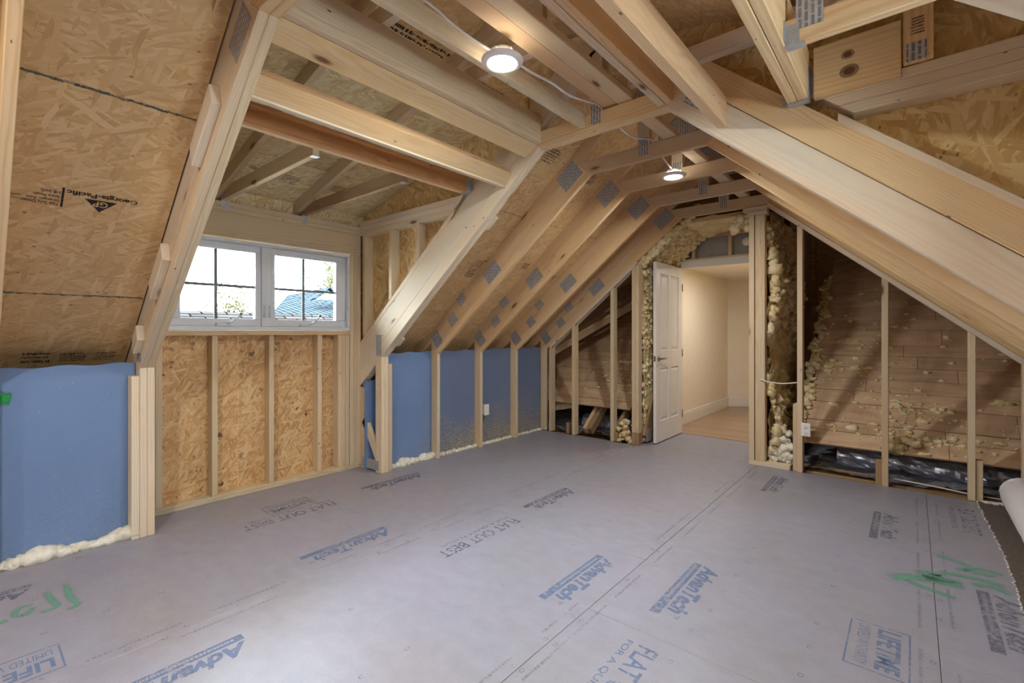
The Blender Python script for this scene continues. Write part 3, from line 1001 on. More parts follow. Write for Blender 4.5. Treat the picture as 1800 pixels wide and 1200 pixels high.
t_a = truss('doubled truss on the near side of the dormer window, blocks nailed to its rafter', 0.725, 2, 0.12, 0.347, True, (LUM, LUM_PALE, LUM_PALE), plates=False, right=False)
for (x, w) in ((-2.36, .36), (-3.07, .34), (-3.52, .16)):
    c = V((x, 0.725 - 0.038, zl(x) + 0.125))
    prism('filler_block', [(-w / 2, -.045), (w / 2 - .03, -.045), (w / 2, .045), (-w / 2 + .03, .045)], 0.038, LUM_PALE, t_a, c, (cl, 0, sl), (0, 1, 0))
rot_plate('truss_plate', -3.60, 1.16, 0.725, .18, .10, math.pi / 2, t_a)
rot_plate('truss_plate', -2.02, 2.43, 0.725, .19, .13, AL, t_a)
box('jack_stud', (-3.67, 0.685, 0.0), (-3.58, 0.7235, 0.985), LUM_PALE, t_a)
t_b = truss('doubled truss on the far side of the dormer window, pale heavy rafter', 2.436, 2, 0.12, 0.347, True, (LUM_PALE, LUM_PALE, LUM_PALE), plates=False, rlo=.19, rhi=.36)
rot_plate('truss_plate', -3.62, 1.135, 2.436, .185, .085, math.pi / 2, t_b)
rot_plate('truss_plate', -3.755, 0.06, 2.436, .27, .09, 0, t_b)
rot_plate('truss_plate', CX, 2.535, 2.436, .12, .062, math.pi / 2, t_b)
rot_plate('truss_plate', -0.80, 2.42, 2.436, .19, .1, AR, t_b)
xz_board('web_brace', [(-3.89, 0.42), (-3.67, 0.10), (-3.67, 0.24), (-3.84, 0.48)], 2.437, 2.473, LUM_PALE, t_b)
xz_board('heel_post', [(-3.915, 0), (-3.83, 0), (-3.83, 0.735), (-3.915, 0.745)], 2.437, 2.473, LUM, t_b, along=(0, 1))
box('jack_stud', (-3.67, 2.5135, 0.0), (-3.58, 2.5515, 0.965), LUM, t_b)
for (x, w) in ((-2.36, .12), (-3.45, .1)):
    prism('filler_block', [(-w / 2, -.04), (w / 2, -.04), (w / 2, .04), (-w / 2, .04)], 0.036, LUM_PALE, t_b, (x, 2.5125, zl(x) + 0.05), (cl, 0, sl), (0, 1, 0))
sg_ = 'single trusses between the dormer and the end wall'
t_1 = truss('first single truss beyond the dormer, counted from the window', 3.08, mats=W3, group=sg_)
t_2 = truss('second single truss beyond the dormer, carrying a white outlet on its stud', 3.69, mats=W3, group=sg_)
t_3 = truss('third single truss beyond the dormer, next before the end wall', 4.295, mats=W3, group=sg_)
t_4 = truss('last truss, standing against the end wall framing', 4.897, mats=W3)

t_c = empty('doubled_rafter', (.68, .56, 0), 'doubled rafter cutting the top right corner of the view, close overhead', 'rafter')
for k in (0, 1):
    a = .525 + .038 * k
    xz_board('rafter_ply', [(-1.0, ZC), (.639, zr(.639)), (.729, zr(.729) + .19), (-.886, zr(-.886) + .19)], a, a + .037, LUM_PALE, t_c, along=(-cr_, sr))
    xz_board('rafter_ply', [(-1.1, zr(-1.1) + .19), (1.45, zr(1.45) + .19), (1.45, zr(1.45) + .304), (-1.1, zr(-1.1) + .304)], a, a + .037, LUM_PALE, t_c, along=(-cr_, sr))
    xz_board('stud', [(.639, 0), (.729, 0), (.729, zr(.729) + .19), (.639, zr(.639))], a, a + .037, LUM, t_c)

# ------------------------------------------------------------------ headers and joists between the doubled trusses
def rail(name, label, cat, poly, mat, y0=D1 + 0.001, y1=D2 - 0.001, group=None, parent=None):
    """A member running along Y with cross-section poly (X, Z)."""
    o0 = V((poly[0][0], y0, poly[0][1]))
    # local X = Y axis, local Y = Z, local Z = X
    pl = [(x - o0.x, z - o0.z) for x, z in poly]
    bm = bmesh.new()
    L = y1 - y0
    a = [bm.verts.new((0, z, x)) for x, z in pl]
    b = [bm.verts.new((L, z, x)) for x, z in pl]
    n = len(pl)
    bm.faces.new(a); bm.faces.new(b[::-1])
    for i in range(n):
        bm.faces.new((a[i], b[i], b[(i + 1) % n], a[(i + 1) % n]))
    bmesh.ops.recalc_face_normals(bm, faces=bm.faces)
    bmesh.ops.bevel(bm, geom=list(bm.edges), offset=0.003, segments=1, affect='EDGES', clamp_overlap=True)
    mw = Matrix.Translation(o0) @ Matrix((V((0, 1, 0)), V((0, 0, 1)), V((1, 0, 0)))).transposed().to_4x4()
    o = link(name, bm_mesh(bm, name), mat, parent, mw)
    return tag(o, label, cat, group)
def rect(x0, z0, x1, z1):
    return [(x0, z0), (x1, z0), (x1, z1), (x0, z1)]

h1 = empty('header_beam', (-1.88, 1.6, 2.41), 'thick dormer header beam with grey side, beside the near ceiling lamp', 'beam')
rail('beam_ply', None, None, rect(-1.858, 2.468, -1.82, 2.635), LUM, parent=h1)
rail('beam_ply', None, None, [(-1.86, 2.470), (-1.95, 2.402), (-1.974, 2.436), (-1.884, 2.504)], LUM_WARM, parent=h1)
rail('beam_ply', None, None, rect(-1.955, 2.51, -1.86, 2.635), LUM, parent=h1)
h2 = empty('header_beam', (-2.1, 1.6, 2.25), 'bright sloping header board nailed across the dormer opening, second from the window', 'beam')
rail('beam_ply', None, None, [(-2.062, 2.318), (-2.135, 2.250), (-2.161, 2.278), (-2.088, 2.346)], LUM_WARM, parent=h2)
rail('beam_ply', None, None, rect(-2.165, 2.246, -2.13, 2.262), LUM_PALE, parent=h2)
rail('beam_ply', None, None, [(-2.09, 2.347), (-2.163, 2.280), (-2.19, 2.31), (-2.117, 2.378)], LUM_WARM, parent=h2)
h3 = empty('header_beam', (-2.50, 1.6, 2.265), 'dark orange header beam in a steel hanger, nearest the window', 'beam')
rail('beam_ply', None, None, rect(-2.495, 2.268, -2.457, 2.378), LUM_DARK, D1 + 0.001, D2 - 0.012, parent=h3)
rail('beam_ply', None, None, rect(-2.534, 2.268, -2.4965, 2.378), LUM_WARM, D1 + 0.001, D2 - 0.012, parent=h3)
def hanger(parent, x0, x1, z0, z1, yface, side=-1):
    """Steel joist hanger on a face at Y = yface, holding a member from x0 to x1."""
    t = 0.002
    bm = bmesh.new()
    def bx(lo, hi):
        m = bmesh.ops.create_cube(bm, size=1)
        for v in m['verts']:
            v.co = V((lo[0] if v.co.x < 0 else hi[0], lo[1] if v.co.y < 0 else hi[1], lo[2] if v.co.z < 0 else hi[2]))
    ya, yb = (yface - 0.05, yface - 0.0005) if side < 0 else (yface + .0005, yface + .05)
    bx((x0 - t, ya, z0 - t), (x1 + t, yb, z0))
    bx((x0 - t, ya, z0), (x0, yb, z1)); bx((x1, ya, z0), (x1 + t, yb, z1))
    yc = (yface - 0.0045, yface - 0.0005) if side < 0 else (yface + .0005, yface + .0045)
    bx((x0 - 0.026, yc[0], z0 + .015), (x0 - t, yc[1], z1)); bx((x1 + t, yc[0], z0 + .015), (x1 + 0.026, yc[1], z1))
    for k in range(4):
        zz = z0 + (z1 - z0) * (k + .6) / 4.2
        for xx in (x0 - 0.014, x1 + 0.014):
            bx((xx - .004, yc[0] - .003, zz - .004), (xx + .004, yc[0], zz + .004))
    return link('joist_hanger', bm_mesh(bm), STEEL, parent)
hanger(h3, -2.535, -2.456, 2.266, 2.36, D2)
j1 = rail('ceiling_joist', 'ceiling joist carrying the near lamp cable, beside the thick grey header', 'joist', rect(-1.528, 2.474, -1.490, 2.563), LUM)
j4 = empty('ceiling_joist', (-1.0, 1.6, 2.46), 'doubled ceiling joist nailed at the right end of the far collar tie', 'joist')
rail('joist_ply', None, None, rect(-1.04, 2.459, -1.001, 2.60), LUM_PALE, parent=j4)
rail('joist_ply', None, None, rect(-0.998, 2.459, -0.96, 2.60), LUM_WARM, parent=j4)
for x0, lab, y1 in ((-1.372, 'flat strongback board on the collar ties, on the near lamp side', 2.50), (-1.278, 'flat strongback board along the ridge, the longer right-hand one of the pair', 4.95)):
    rail('strongback_board', lab, 'board', rect(x0, 2.556 if y1 < 3 else 2.548, x0 + 0.089, 2.594 if y1 < 3 else 2.586), LUM_WARM if y1 < 3 else LUM, 0.67, y1, 'strongback boards on the collar ties')
r1 = rail('header_beam', 'long pale header beam ending above the right rafter near the far lamp', 'beam', rect(-0.735, 2.254, -0.690, 2.395), LUM_WARM, .601)
r2 = empty('header_beam', (-0.38, 1.6, 2.262), 'doubled header with swirling grain, hung in a steel hanger at the upper right', 'beam')
rail('beam_ply', None, None, rect(-0.424, 2.264, -0.3855, 2.478), LUM_PINE, .601, D2 - .012, parent=r2)
rail('beam_ply', None, None, rect(-0.3835, 2.264, -0.345, 2.478), LUM_PINE, .601, D2 - .012, parent=r2)
hanger(r2, -0.425, -0.344, 2.262, 2.40, D2)

# cut trusses between: upper rafters, ties
for y, lab in ((1.30, 'nearer'), (1.91, 'farther')):
    t = empty('dormer_rafter', (-3.92, y, 2.24), f'{lab} sloping rafter of the window dormer with its level ceiling joist', 'rafter', 'dormer rafters over the window')
    xz_board('rafter', [(-4.30, ZD(-4.30)), (CX, ZD(CX)), (CX, ZD(CX) + .098), (-4.30, ZD(-4.30) + .098)], y - 0.055, y - 0.0175, LUM, t)
    xz_board('level_joist', [(-4.0, 2.236), (-2.537, 2.236), (-2.537, 2.325), (-4.0, 2.325)], y - 0.0165, y + 0.0205, LUM_OLD if y > 1.6 else LUM, t)
    hg = bmesh.new(); hg.free()
    box('joist_clip', (-2.575, y - 0.02, 2.233), (-2.536, y + 0.024, 2.2355), STEEL, t, bev=0)
    box('cross_tie', (-1.95, y - .055, 2.640), (-0.90, y - .0175, 2.729), LUM_PALE, t)
    xz_board('king_post', [(CX - .045, 2.73), (CX + .045, 2.73), (CX + .045, 2.86), (CX - .045, 2.86)], y - .055, y - .0175, LUM, t)
    box('steel_tie', (-3.921, y - .02, 2.165), (-3.9195, y + .03, 2.255), STEEL, t, bev=0)
for y, lab in ((1.30, 'nearer'), (1.92, 'farther')):
    t = empty('dormer_joist', (0.2, y, 2.25), f'{lab} level joist at the upper right, held by a bent steel hanger', 'joist', 'level joists of the right dormer')
    box('joist_board', (-0.343, y - .019, 2.262), (1.15, y + .019, 2.351), LUM_PINE, t)
    xz_board('rafter', [(1.46, ZDR(1.46)), (CX + .06, ZDR(CX + .06)), (CX + .06, ZDR(CX + .06) + .098), (1.46, ZDR(1.46) + .098)], y - 0.058, y - 0.0205, LUM_OLD, t)
    g = bmesh.new()
    for lo, hi in (((-.343, y - .022, 2.259), (-.285, y + .022, 2.262)), ((-.343, y - .0225, 2.262), (-.300, y - .0195, 2.33)), ((-.343, y + .0195, 2.262), (-.300, y + .0225, 2.33)), ((-.343, y - .045, 2.27), (-.341, y - .0195, 2.34))):
        m = bmesh.ops.create_cube(g, size=1)
        for v in m['verts']:
            v.co = V(tuple(lo[i] if v.co[i] < 0 else hi[i] for i in range(3)))
    link('joist_hanger', bm_mesh(g), STEEL, t)
    rot_plate('truss_plate', -0.27, 2.36, y - .0195, .11, .08, math.pi / 2, t)

# ------------------------------------------------------------------ left knee wall: blue boards
wall_left = empty('wall_left', (-3.68, 2, 0), 'low left knee wall of blue insulation boards behind the truss studs', 'wall', kind='structure')
def blue_board(y0, y1, zt=1.055, x=-3.672):
    nz = 1
    bm = bmesh.new()
    N = 12
    top = [zt + 0.006 * math.sin(i * 1.3 + y0 * 5) + 0.008 * (i / N) for i in range(N + 1)]
    f = [(bm.verts.new((x, y0 + (y1 - y0) * i / N, 0.004)), bm.verts.new((x, y0 + (y1 - y0) * i / N, top[i]))) for i in range(N + 1)]
    b = [(bm.verts.new((x - .02, y0 + (y1 - y0) * i / N, 0.004)), bm.verts.new((x - .02, y0 + (y1 - y0) * i / N, top[i]))) for i in range(N + 1)]
    for i in range(N):
        bm.faces.new((f[i][0], f[i][1], f[i + 1][1], f[i + 1][0])); bm.faces.new((b[i][0], b[i + 1][0], b[i + 1][1], b[i][1]))
        bm.faces.new((f[i][1], b[i][1], b[i + 1][1], f[i + 1][1]))
    for q, (A, B) in enumerate(((f[0], b[0]), (f[N], b[N]))):
        bm.faces.new((A[0], B[0], B[1], A[1]))
    bmesh.ops.recalc_face_normals(bm, faces=bm.faces)
    return link('insulation_board', bm_mesh(bm), BLUE, wall_left)
for a, b in ((-3.6, -1.7), (-1.7, -0.47), (-0.47, 0.13), (0.13, 0.722), (2.515, 3.10), (3.10, 3.71), (3.71, 4.315), (4.315, 4.895)):
    blue_board(a + .002, b - .002)
blue_board(2.42, 2.53, 0.80, -3.80)
stroke('green_paint_mark', [(-3.671, 0.10, .895), (-3.671, 0.15, .90), (-3.671, 0.195, .895)], .085, PAINT_VIVID, wall_left, (1, 0, 0))

# foam squeezed out along the foot of the boards
def bead(y0, y1, r, seed, label, fat=()):
    rr = random.Random(seed)
    items = []
    y = y0
    while y < y1:
        k = r * rr.uniform(.6, 1.3)
        for fy, fr in fat:
            k *= 1 + 1.2 * math.exp(-((y - fy) / .07) ** 2) * fr
        items.append(((-3.655 + rr.uniform(-.01, .02), y, k * .55), k, (1.1, 1.3, .95)))
        y += k * 0.55
    o = blobs('foam_bead', items, FOAM_WHITE, None, seed)
    return tag(o, label, 'foam', kind='stuff')
bead(0.14, 0.70, .024, 3, 'ragged white foam line under the blue board left of the window', ((.30, .8), (.69, .7)))
bead(-0.4, 0.08, .024, 8, 'white foam line under the blue board at the far left edge')
bead(2.57, 3.08, .022, 4, 'ragged white foam line under the first blue board right of the window', ((2.75, .7), (3.02, .8)))
bead(3.13, 3.68, .017, 5, 'white foam line under the blue board left of the wall outlet')
bead(3.74, 4.28, .015, 6, 'white foam line under the blue board below the wall outlet')
bead(4.34, 4.88, .014, 7, 'thin white foam line under the last blue board by the corner')

# ------------------------------------------------------------------ window wall of the left dormer (and its twin on the right)
def dormer_wall(name, xf, sg, label, wname, wlabel, boarded=False):
    """Framed wall facing the room; xf its room face, sg = +1 if the room lies towards +X."""
    wl = empty(name, (xf, 1.6, 0), label, 'wall', kind='structure')
    xi = lambda d: xf - sg * d
    def bx(n, d0, d1, y0, y1, z0, z1, mat, grain=None, bev=.0025):
        a, b = sorted((xi(d0), xi(d1)))
        return box(n, (a, y0, z0), (b, y1, z1), mat, wl, grain, bev)
    D = 0.089
    bx('sole_plate', 0, D, .80, 2.436, 0, .042, LUM_OLD if False else LUM)
    for y in (1.219, 1.623, 2.027):
        bx('stud', 0, D, y, y + .038, .043, 1.226, LUM)
    for y in (.802, .841, .880):
        bx('stud', 0, D, y, y + .038, .043, 1.226 if y > .87 else 2.153, LUM)
    for y, zt in ((2.215, 1.226), (2.289, 1.226), (2.333, 1.964), (2.372, 1.964), (2.4085, 2.153)):
        bx('stud', 0, D, y, y + (.0365 if y > 2.4 else .038), .043, zt, LUM)
    bx('stud', 0, D, 2.254, 2.288, .043, 1.226, LUM)
    bx('stud', 0, D, .885, .923, 1.265, 1.964, LUM)
    bx('rough_sill', 0, D, .92, 2.332, 1.227, 1.264, LUM_WARM)
    bx('header', 0, D, .84, 2.4075, 1.965, 2.153, LUM)
    bx('top_plate', 0, D, .80, 2.443, 2.154, 2.190, LUM)
    bx('top_plate', 0, D, .80, 2.443, 2.191, 2.229, LUM)
    for y0, y1 in ((.70, 1.425), (1.427, 2.525)):
        bx('sheathing_panel', D + .001, D + .013, y0, y1, 0, 1.235, OSB_W, 'z', 0)
    bx('sheathing_panel', D + .001, D + .013, .70, .935, 1.236, 2.22, OSB_W, 'z', 0)
    bx('sheathing_panel', D + .001, D + .013, 2.34, 2.525, 1.236, 2.22, OSB_W, 'z', 0)
    bx('sheathing_panel', D + .001, D + .013, .936, 2.339, 1.965, 2.22, OSB_W, 'z', 0)
    bx('eave_board', D + .001, D + .013, .70, 2.54, 2.221, 2.36, OSB_D, 'z', 0)
    if boarded:
        bx('sheathing_panel', .13, .142, 1.60, 2.339, 1.236, 1.964, OSB_W, 'z', 0)  # added board, cuts the daylight through the right-hand window
    # window
    w = empty(wname, (xf, 1.636, 1.264), wlabel, 'window', kind='structure')
    def wb(n, d0, d1, y0, y1, z0, z1, mat=VINYL, par=None, bev=.003):
        a, b = sorted((xi(d0), xi(d1)))
        return box(n, (a, y0, z0), (b, y1, z1), mat, par or w, None, bev)
    Y0, Y1, Z0, Z1 = .95, 2.328, 1.266, 1.952
    fr = wb('window_frame', -.008, .105, Y0, Y1, Z1 - .022, Z1)
    wb('frame_sill', -.008, .105, Y0, Y1, Z0, Z0 + .03, par=fr)
    wb('frame_jamb', -.008, .105, Y0, Y0 + .022, Z0 + .031, Z1 - .023, par=fr)
    wb('frame_jamb', -.008, .105, Y1 - .022, Y1, Z0 + .031, Z1 - .023, par=fr)
    wb('frame_mullion', .012, .105, 1.572, 1.648, Z0 + .031, Z1 - .023, par=fr)
    for k, (a, b, ga, gb) in enumerate(((Y0 + .023, 1.571, 1.030, 1.532), (1.649, Y1 - .023, 1.682, 2.214))):
        s = wb('sash', .03, .08, a, b, 1.878, Z1 - .024)
        wb('sash_rail', .03, .08, a, b, Z0 + .032, 1.353, par=s)
        wb('sash_stile', .03, .08, a, ga, 1.354, 1.877, par=s)
        wb('sash_stile', .03, .08, gb, b, 1.354, 1.877, par=s)
        wb('pane', .053, .057, ga + .0005, gb - .0005, 1.3545, 1.8765, GLASS, bev=0, par=s)
        ym = (ga + gb) / 2 if k else 1.26
        ym = 1.252 + .01 if k == 0 else 1.928
        g = flat_grey
        wb('glazing_bar', .0578, .062, ym - .011, ym + .011, 1.3545, 1.8765, g, s, 0)
        wb('glazing_bar', .0578, .062, ga + .0005, ym - .0115, 1.595, 1.617, g, s, 0)
        wb('glazing_bar', .0578, .062, ym + .0115, gb - .0005, 1.595, 1.617, g, s, 0)
        # crank operator and its folding handle
        yc = 1.30 if k == 0 else 1.93
        bm = bmesh.new()
        xs = (xi(.030), xi(.002), xi(-.006))
        base = [(-.055, 0), (.055, 0), (.05, .03), (-.05, .022)]
        A = [bm.verts.new((xs[0], yc + y, 1.299 + z)) for y, z in base]
        B = [bm.verts.new((xs[1], yc + y * .9, 1.301 + z * .8)) for y, z in base]
        bm.faces.new(A); bm.faces.new(B[::-1])
        for i in range(4): bm.faces.new((A[i], B[i], B[(i + 1) % 4], A[(i + 1) % 4]))
        bmesh.ops.recalc_face_normals(bm, faces=bm.faces)
        c = link('crank_handle', bm_mesh(bm), VINYL, s)
        tube('crank_lever', [(xi(.0), yc + .02, 1.316), (xi(-.02), yc + .05, 1.333), (xi(-.026), yc + .085, 1.365), (xi(-.024), yc + .10, 1.383)], .006, VINYL, s, radii=[.008, .007, .006, .005])
        lathe('crank_knob', [(0, -.012), (.008, -.010), (.010, 0), (.006, .010), (0, .011)], BRONZE, s, (xi(-.024), yc + .105, 1.392), 12, 'y')
        yl = 1.585 if k == 0 else 1.637
        for yy in ((1.59,) if k == 0 else (1.63, 2.30)):
            tube('sash_lock', [(xi(.006), yy, 1.37), (xi(-.006), yy, 1.40), (xi(-.008), yy, 1.44), (xi(.006), yy, 1.46)], .007, VINYL, w, radii=[.009, .008, .008, .006])
    return wl, w
flat_grey = flat('grey_glazing_bar', (150, 158, 160), 0.5, 0.3, 0, .02)
dormer_wall('wall_dormer_left', -3.92, 1, 'framed dormer wall below and around the window, studs over stained strand board', 'window_1', 'white twin casement window with grids, overlooking a shingled roof')
dormer_wall('wall_dormer_right', 1.08, -1, 'framed wall of the right-hand dormer, out of view, boarded to dim its added window', 'window_added', 'added unseen twin casement window of the right-hand dormer, one half boarded to dim daylight', True)  # window added out of view as a daylight source, half covered
px = Print((-3.948, 1.82, 1.888), (0, -1, 0), (0, 0, -1), .0009)

# side walls of the dormers
def side_wall(name, label, y0, sg, left, lowest=.30):
    """Triangular cheek wall above a doubled truss: plates, studs, sheathing. y0 its room face, sg the way it thickens."""
    wl = empty(name, (-3 if left else .2, y0, 1.5), label, 'wall', kind='structure')
    z0 = zl if left else zr
    k = KL if left else KR
    ya, yb = sorted((y0, y0 + sg * .089))
    off = .348
    X = -3.92 if left else 1.08
    d = 1 if left else -1
    xin = lambda z: (z - off - .05 - 1.05) / KL - 3.56 if left else 0.619 - (z - off - .05 - 1.05) / KR
    xe = xin(2.142)
    a = X if left else X
    # sloping plate on the truss
    p0x, p1x = (X, xin(2.19)) if left else (X, xin(2.19))
    xz_board('sole_plate', [(p0x, z0(p0x) + off), (p1x, z0(p1x) + off), (p1x, z0(p1x) + off + .05), (p0x, z0(p0x) + off + .05)], ya, yb, LUM_PALE, wl, along=(cl, sl) if left else (-cr_, sr))
    for zb, zt in ((2.142, 2.186), (2.187, 2.229), (2.23, 2.272)):
        e0, e1 = xin(zb), xin(zt)
        if not left: zb, zt = zb + .03, zt + .03
        xz_board('top_plate', [(X, zb), (e0, zb), (e1, zt), (X, zt)], ya, yb, LUM_PALE, wl, along=(1, 0))
    for xs in ((-3.86, -3.45, -3.08, -2.72) if left else (1.02, .62)):
        zb = z0(xs) + off + .05
        zt = 2.141 if left else 2.171
        if zt - zb > .08:
            e = .0192
            xz_board('stud', [(xs - e, z0(xs - e) + off + .051), (xs + e, z0(xs + e) + off + .051), (xs + e, zt), (xs - e, zt)], ya, yb, LUM, wl, along=(0, 1))
    yo = y0 + sg * .0895
    yc, yd = sorted((yo, yo + sg * .012))
    ZF = ZD if left else ZDR
    pts = [(X - d * .1, z0(X - d * .1) + .2), (X - d * .1, ZF(X - d * .1) + .095)]
    xm = -1.5 if left else -1.34
    pts += [(xm, ZF(xm) + .095), (xm, z0(xm) + .2)] if z0(xm) + .2 < ZF(xm) + .095 else [((X + xm) / 2, ZF((X + xm) / 2) + .095)]
    mid = -2.0 if left else -.84
    xa_, xb_ = X - d * .1, mid
    split = -2.9 if left else -.02
    for u, v in ((xa_, split), (split, mid)):
        xz_board('sheathing_panel', [(u, z0(u) + lowest), (v, z0(v) + lowest), (v, max(ZF(v) + .0995, z0(v) + lowest + .05)), (u, ZF(u) + .0995)], yc, yd, OSB_S, wl, 0, along=(0.3, 1))
    yg = (y0 + sg * .1095)
    ye, yf = sorted((yg, yg + sg * .012))
    for u, v in ((xa_ - d * .35, split), (split, mid)):
        xz_board('cheek_light_seal', [(u, z0(u) + .33), (v, z0(v) + .33), (v, max(ZF(v) + .15, z0(v) + .38)), (u, ZF(u) + .15)], ye, yf, LIGHT_SEAL, wl, 0, along=(1, .3))  # added unseen outside the cheek to keep sky light out
    xo, xe_ = (-4.52, -4.01) if left else (1.52, 1.17)
    xz_board('eave_light_seal', [(xo, -.3), (xe_, -.3), (xe_, z0(xe_) + .31), (xo, z0(xo) + .31)], ye, yf, LIGHT_SEAL, wl, 0, along=(0, 1))  # added unseen to stop daylight entering under the eave
    return wl
side_wall('wall_cheek_left', 'triangular strand-board cheek right of the window, above the pale rafter', 2.4365, 1, True)
side_wall('wall_cheek_near', 'cheek wall of the dormer on the near side of the window', 0.80, -1, True, .325)
side_wall('wall_cheek_right', 'strand-board cheek wall at the upper right above the long rafter', 2.4365, 1, False)
side_wall('wall_cheek_hidden', 'cheek wall of the right-hand dormer nearest the camera', 0.80, -1, False, .325)
blk = tag(box('blocking_board', (-0.327, 2.399, 2.262), (-0.033, 2.435, 2.478), LUM_PINE), 'square knotty backing board beside the steel hanger at the upper right', 'board')
for (x, z, r) in ((-.205, 2.405, .014), (-.20, 2.335, .02)):
    for k, (m_, s_) in enumerate(((LUM_OLD, 1.35), (flat('knot_heart_%s' % 'ab'[k % 2], (112, 70, 44), .7), .8))):
        q = Print((x, 2.399, z), (1, 0, 0), (0, 0, 1), .0006 + .0006 * k)
        q.poly([(math.cos(2 * math.pi * i / 18) * r * s_ * 1.25, math.sin(2 * math.pi * i / 18) * r * s_) for i in range(18)])
        q.done('knot', m_, blk)
post = empty('short_post', (0.03, 2.42, 2.3), 'short post with pencil notes and steel plates beside the square knotty board', 'post')
box('post_board', (-0.028, 2.397, 2.303), (0.062, 2.435, 2.62), LUM_PINE, post)
rot_plate('truss_plate', 0.012, 2.335, 2.397, .07, .06, math.pi / 2, post)
stamp(post, (-0.005, 2.3969, 2.40), (1, 0, 0), (0, 0, 1), .04, .07, 6, 21)
tie = tag(box('upper_tie', (-1.2, 2.395, 2.60), (0.9, 2.4355, 2.69), LUM_PALE), 'level tie board high above the swirl-grained header', 'board')

# ------------------------------------------------------------------ end wall
wall_end = empty('wall_end', (-1.4, YG, 0), 'open stud end wall with slanting top plates around the doorway', 'wall', kind='structure')
yb_ = YG + .089
lp = lambda x: zl(x) - .05
rp_ = lambda x: zr(x) - .05
xz_board('top_plate', [(-3.52, lp(-3.52)), (-2.33, lp(-2.33)), (-2.33, zl(-2.33) - .001), (-3.52, zl(-3.52) - .001)], YG, YG + .0165, LUM_PALE, wall_end, along=(cl, sl))
xz_board('top_plate', [(-1.03, rp_(-1.03)), (0.64, rp_(.64)), (0.64, zr(.64) - .001), (-1.03, zr(-1.03) - .001)], YG, YG + .0165, LUM_PALE, wall_end, along=(-cr_, sr))
xz_board('top_plate', [(-3.52, lp(-3.52)), (-2.33, lp(-2.33)), (-2.33, zl(-2.33) - .001), (-3.52, zl(-3.52) - .001)], 4.935, yb_, LUM_PALE, wall_end, along=(cl, sl))
xz_board('top_plate', [(-1.03, rp_(-1.03)), (0.64, rp_(.64)), (0.64, zr(.64) - .001), (-1.03, zr(-1.03) - .001)], 4.935, yb_, LUM_PALE, wall_end, along=(-cr_, sr))
def stud(x0, x1, zt0=None, zb=0.0, mat=LUM, f=None):
    g = f or (lp if x1 < -2 else rp_)
    return xz_board('stud', [(x0, zb), (x1, zb), (x1, g(x1) - .001), (x0, g(x0) - .001)], YG, yb_, mat, wall_end, along=(0, 1))
stud(-3.525, -3.487); stud(-3.18, -3.139); stud(-2.655, -2.614)
stud(-2.388, -2.348, zb=.135); stud(-2.346, -2.306, zb=.135)
box('block', (-2.39, YG - .002, 0), (-2.349, yb_, .133), LUM_OLD, wall_end); box('block', (-2.347, YG - .002, 0), (-2.304, yb_, .133), LUM_OLD, wall_end)
box('block', (-3.275, YG + .02, 0), (-3.237, yb_, .13), LUM_OLD, wall_end); box('block', (-2.612, YG + .02, 0), (-2.574, yb_, .10), LUM_OLD, wall_end)
hz = lambda x: 2.356
box('stud', (-1.186, YG, .042), (-1.140, yb_, 2.355), LUM, wall_end); box('stud', (-1.133, YG + .006, .042), (-1.05, yb_, 2.355), LUM, wall_end)
box('header_plate', (-1.20, YG, 2.356), (-1.03, yb_, 2.395), LUM_PALE, wall_end); box('header_plate', (-1.24, YG, 2.397), (-1.03, yb_, 2.437), LUM_PALE, wall_end)
stud(-.789, -.747); stud(-.83, -.791, zb=0) if False else None
xz_board('stud', [(-.825, 0), (-.791, 0), (-.791, .62), (-.825, .60)], YG + .02, yb_, LUM, wall_end, along=(0, 1))
stud(-.192, -.148); stud(.317, .357); stud(.597, .637)
box('sole_plate', (-1.187, YG, 0), (-.846, yb_, .041), LUM_PALE, wall_end)
box('block', (-.232, YG + .02, -.05), (-.194, yb_ - .01, .20), LUM_OLD, wall_end)
box('block', (.359, YG + .015, 0), (.398, yb_, .30), LUM, wall_end)
box('filler_board', (-1.95, 5.0, 2.40), (-1.05, 5.038, 2.441), LUM_WARM, wall_end)
# outlets
def outlet(label, o, r, u, wide=.072, tall=.118):
    t = empty('wall_outlet', o, label, 'outlet')
    r, u = V(r), V(u)
    n = r.cross(u)
    o = V(o)
    prism('cover_plate', [(-wide / 2, -tall / 2), (wide / 2, -tall / 2), (wide / 2, tall / 2), (-wide / 2, tall / 2)], .006, PLASTIC, t, o, r, -n if (r.cross(-n)).dot(u) > 0 else n, .002)
    for k in (-1, 1):
        c = o + u * k * .0275 + n * .0062
        pts = [(math.cos(a) * .017, max(-.013, min(.013, math.sin(a) * .017))) for a in [2 * math.pi * i / 16 for i in range(16)]]
        p = Print(c, r, u, .0006); p.poly(pts)
        f = p.done('receptacle_face', PLASTIC, t)
        q = Print(c, r, u, .0014)
        q.rect(-.008, -.001, .0025, .009); q.rect(.0055, -.001, .0025, .008); q.loop(0, -.008, .003, .0029, 8)
        q.done('slots', DARK, f)
    return t
outlet('white outlet on the stud in front of the right-hand old roof boards', (-.722, YG - .0062, .388), (1, 0, 0), (0, 0, 1))
t = empty('wall_outlet', (-3.6, 3.80, .33), 'white outlet box on a stud before the blue boards', 'outlet')
box('cover_plate', (-3.598, 3.765, .335), (-3.59, 3.84, .455), PLASTIC, t)
box('junction_box', (-3.66, 3.772, .345), (-3.5985, 3.832, .445), PLASTIC, t)
q = Print((-3.59, 3.803, .395), (0, 1, 0), (0, 0, 1), .0012)
q.rect(-.008, .018, .0025, .01); q.rect(.006, .018, .0025, .01)
q.done('slots', DARK, t)
q = Print((-3.59, 3.803, .395), (0, 1, 0), (0, 0, 1), .0012)
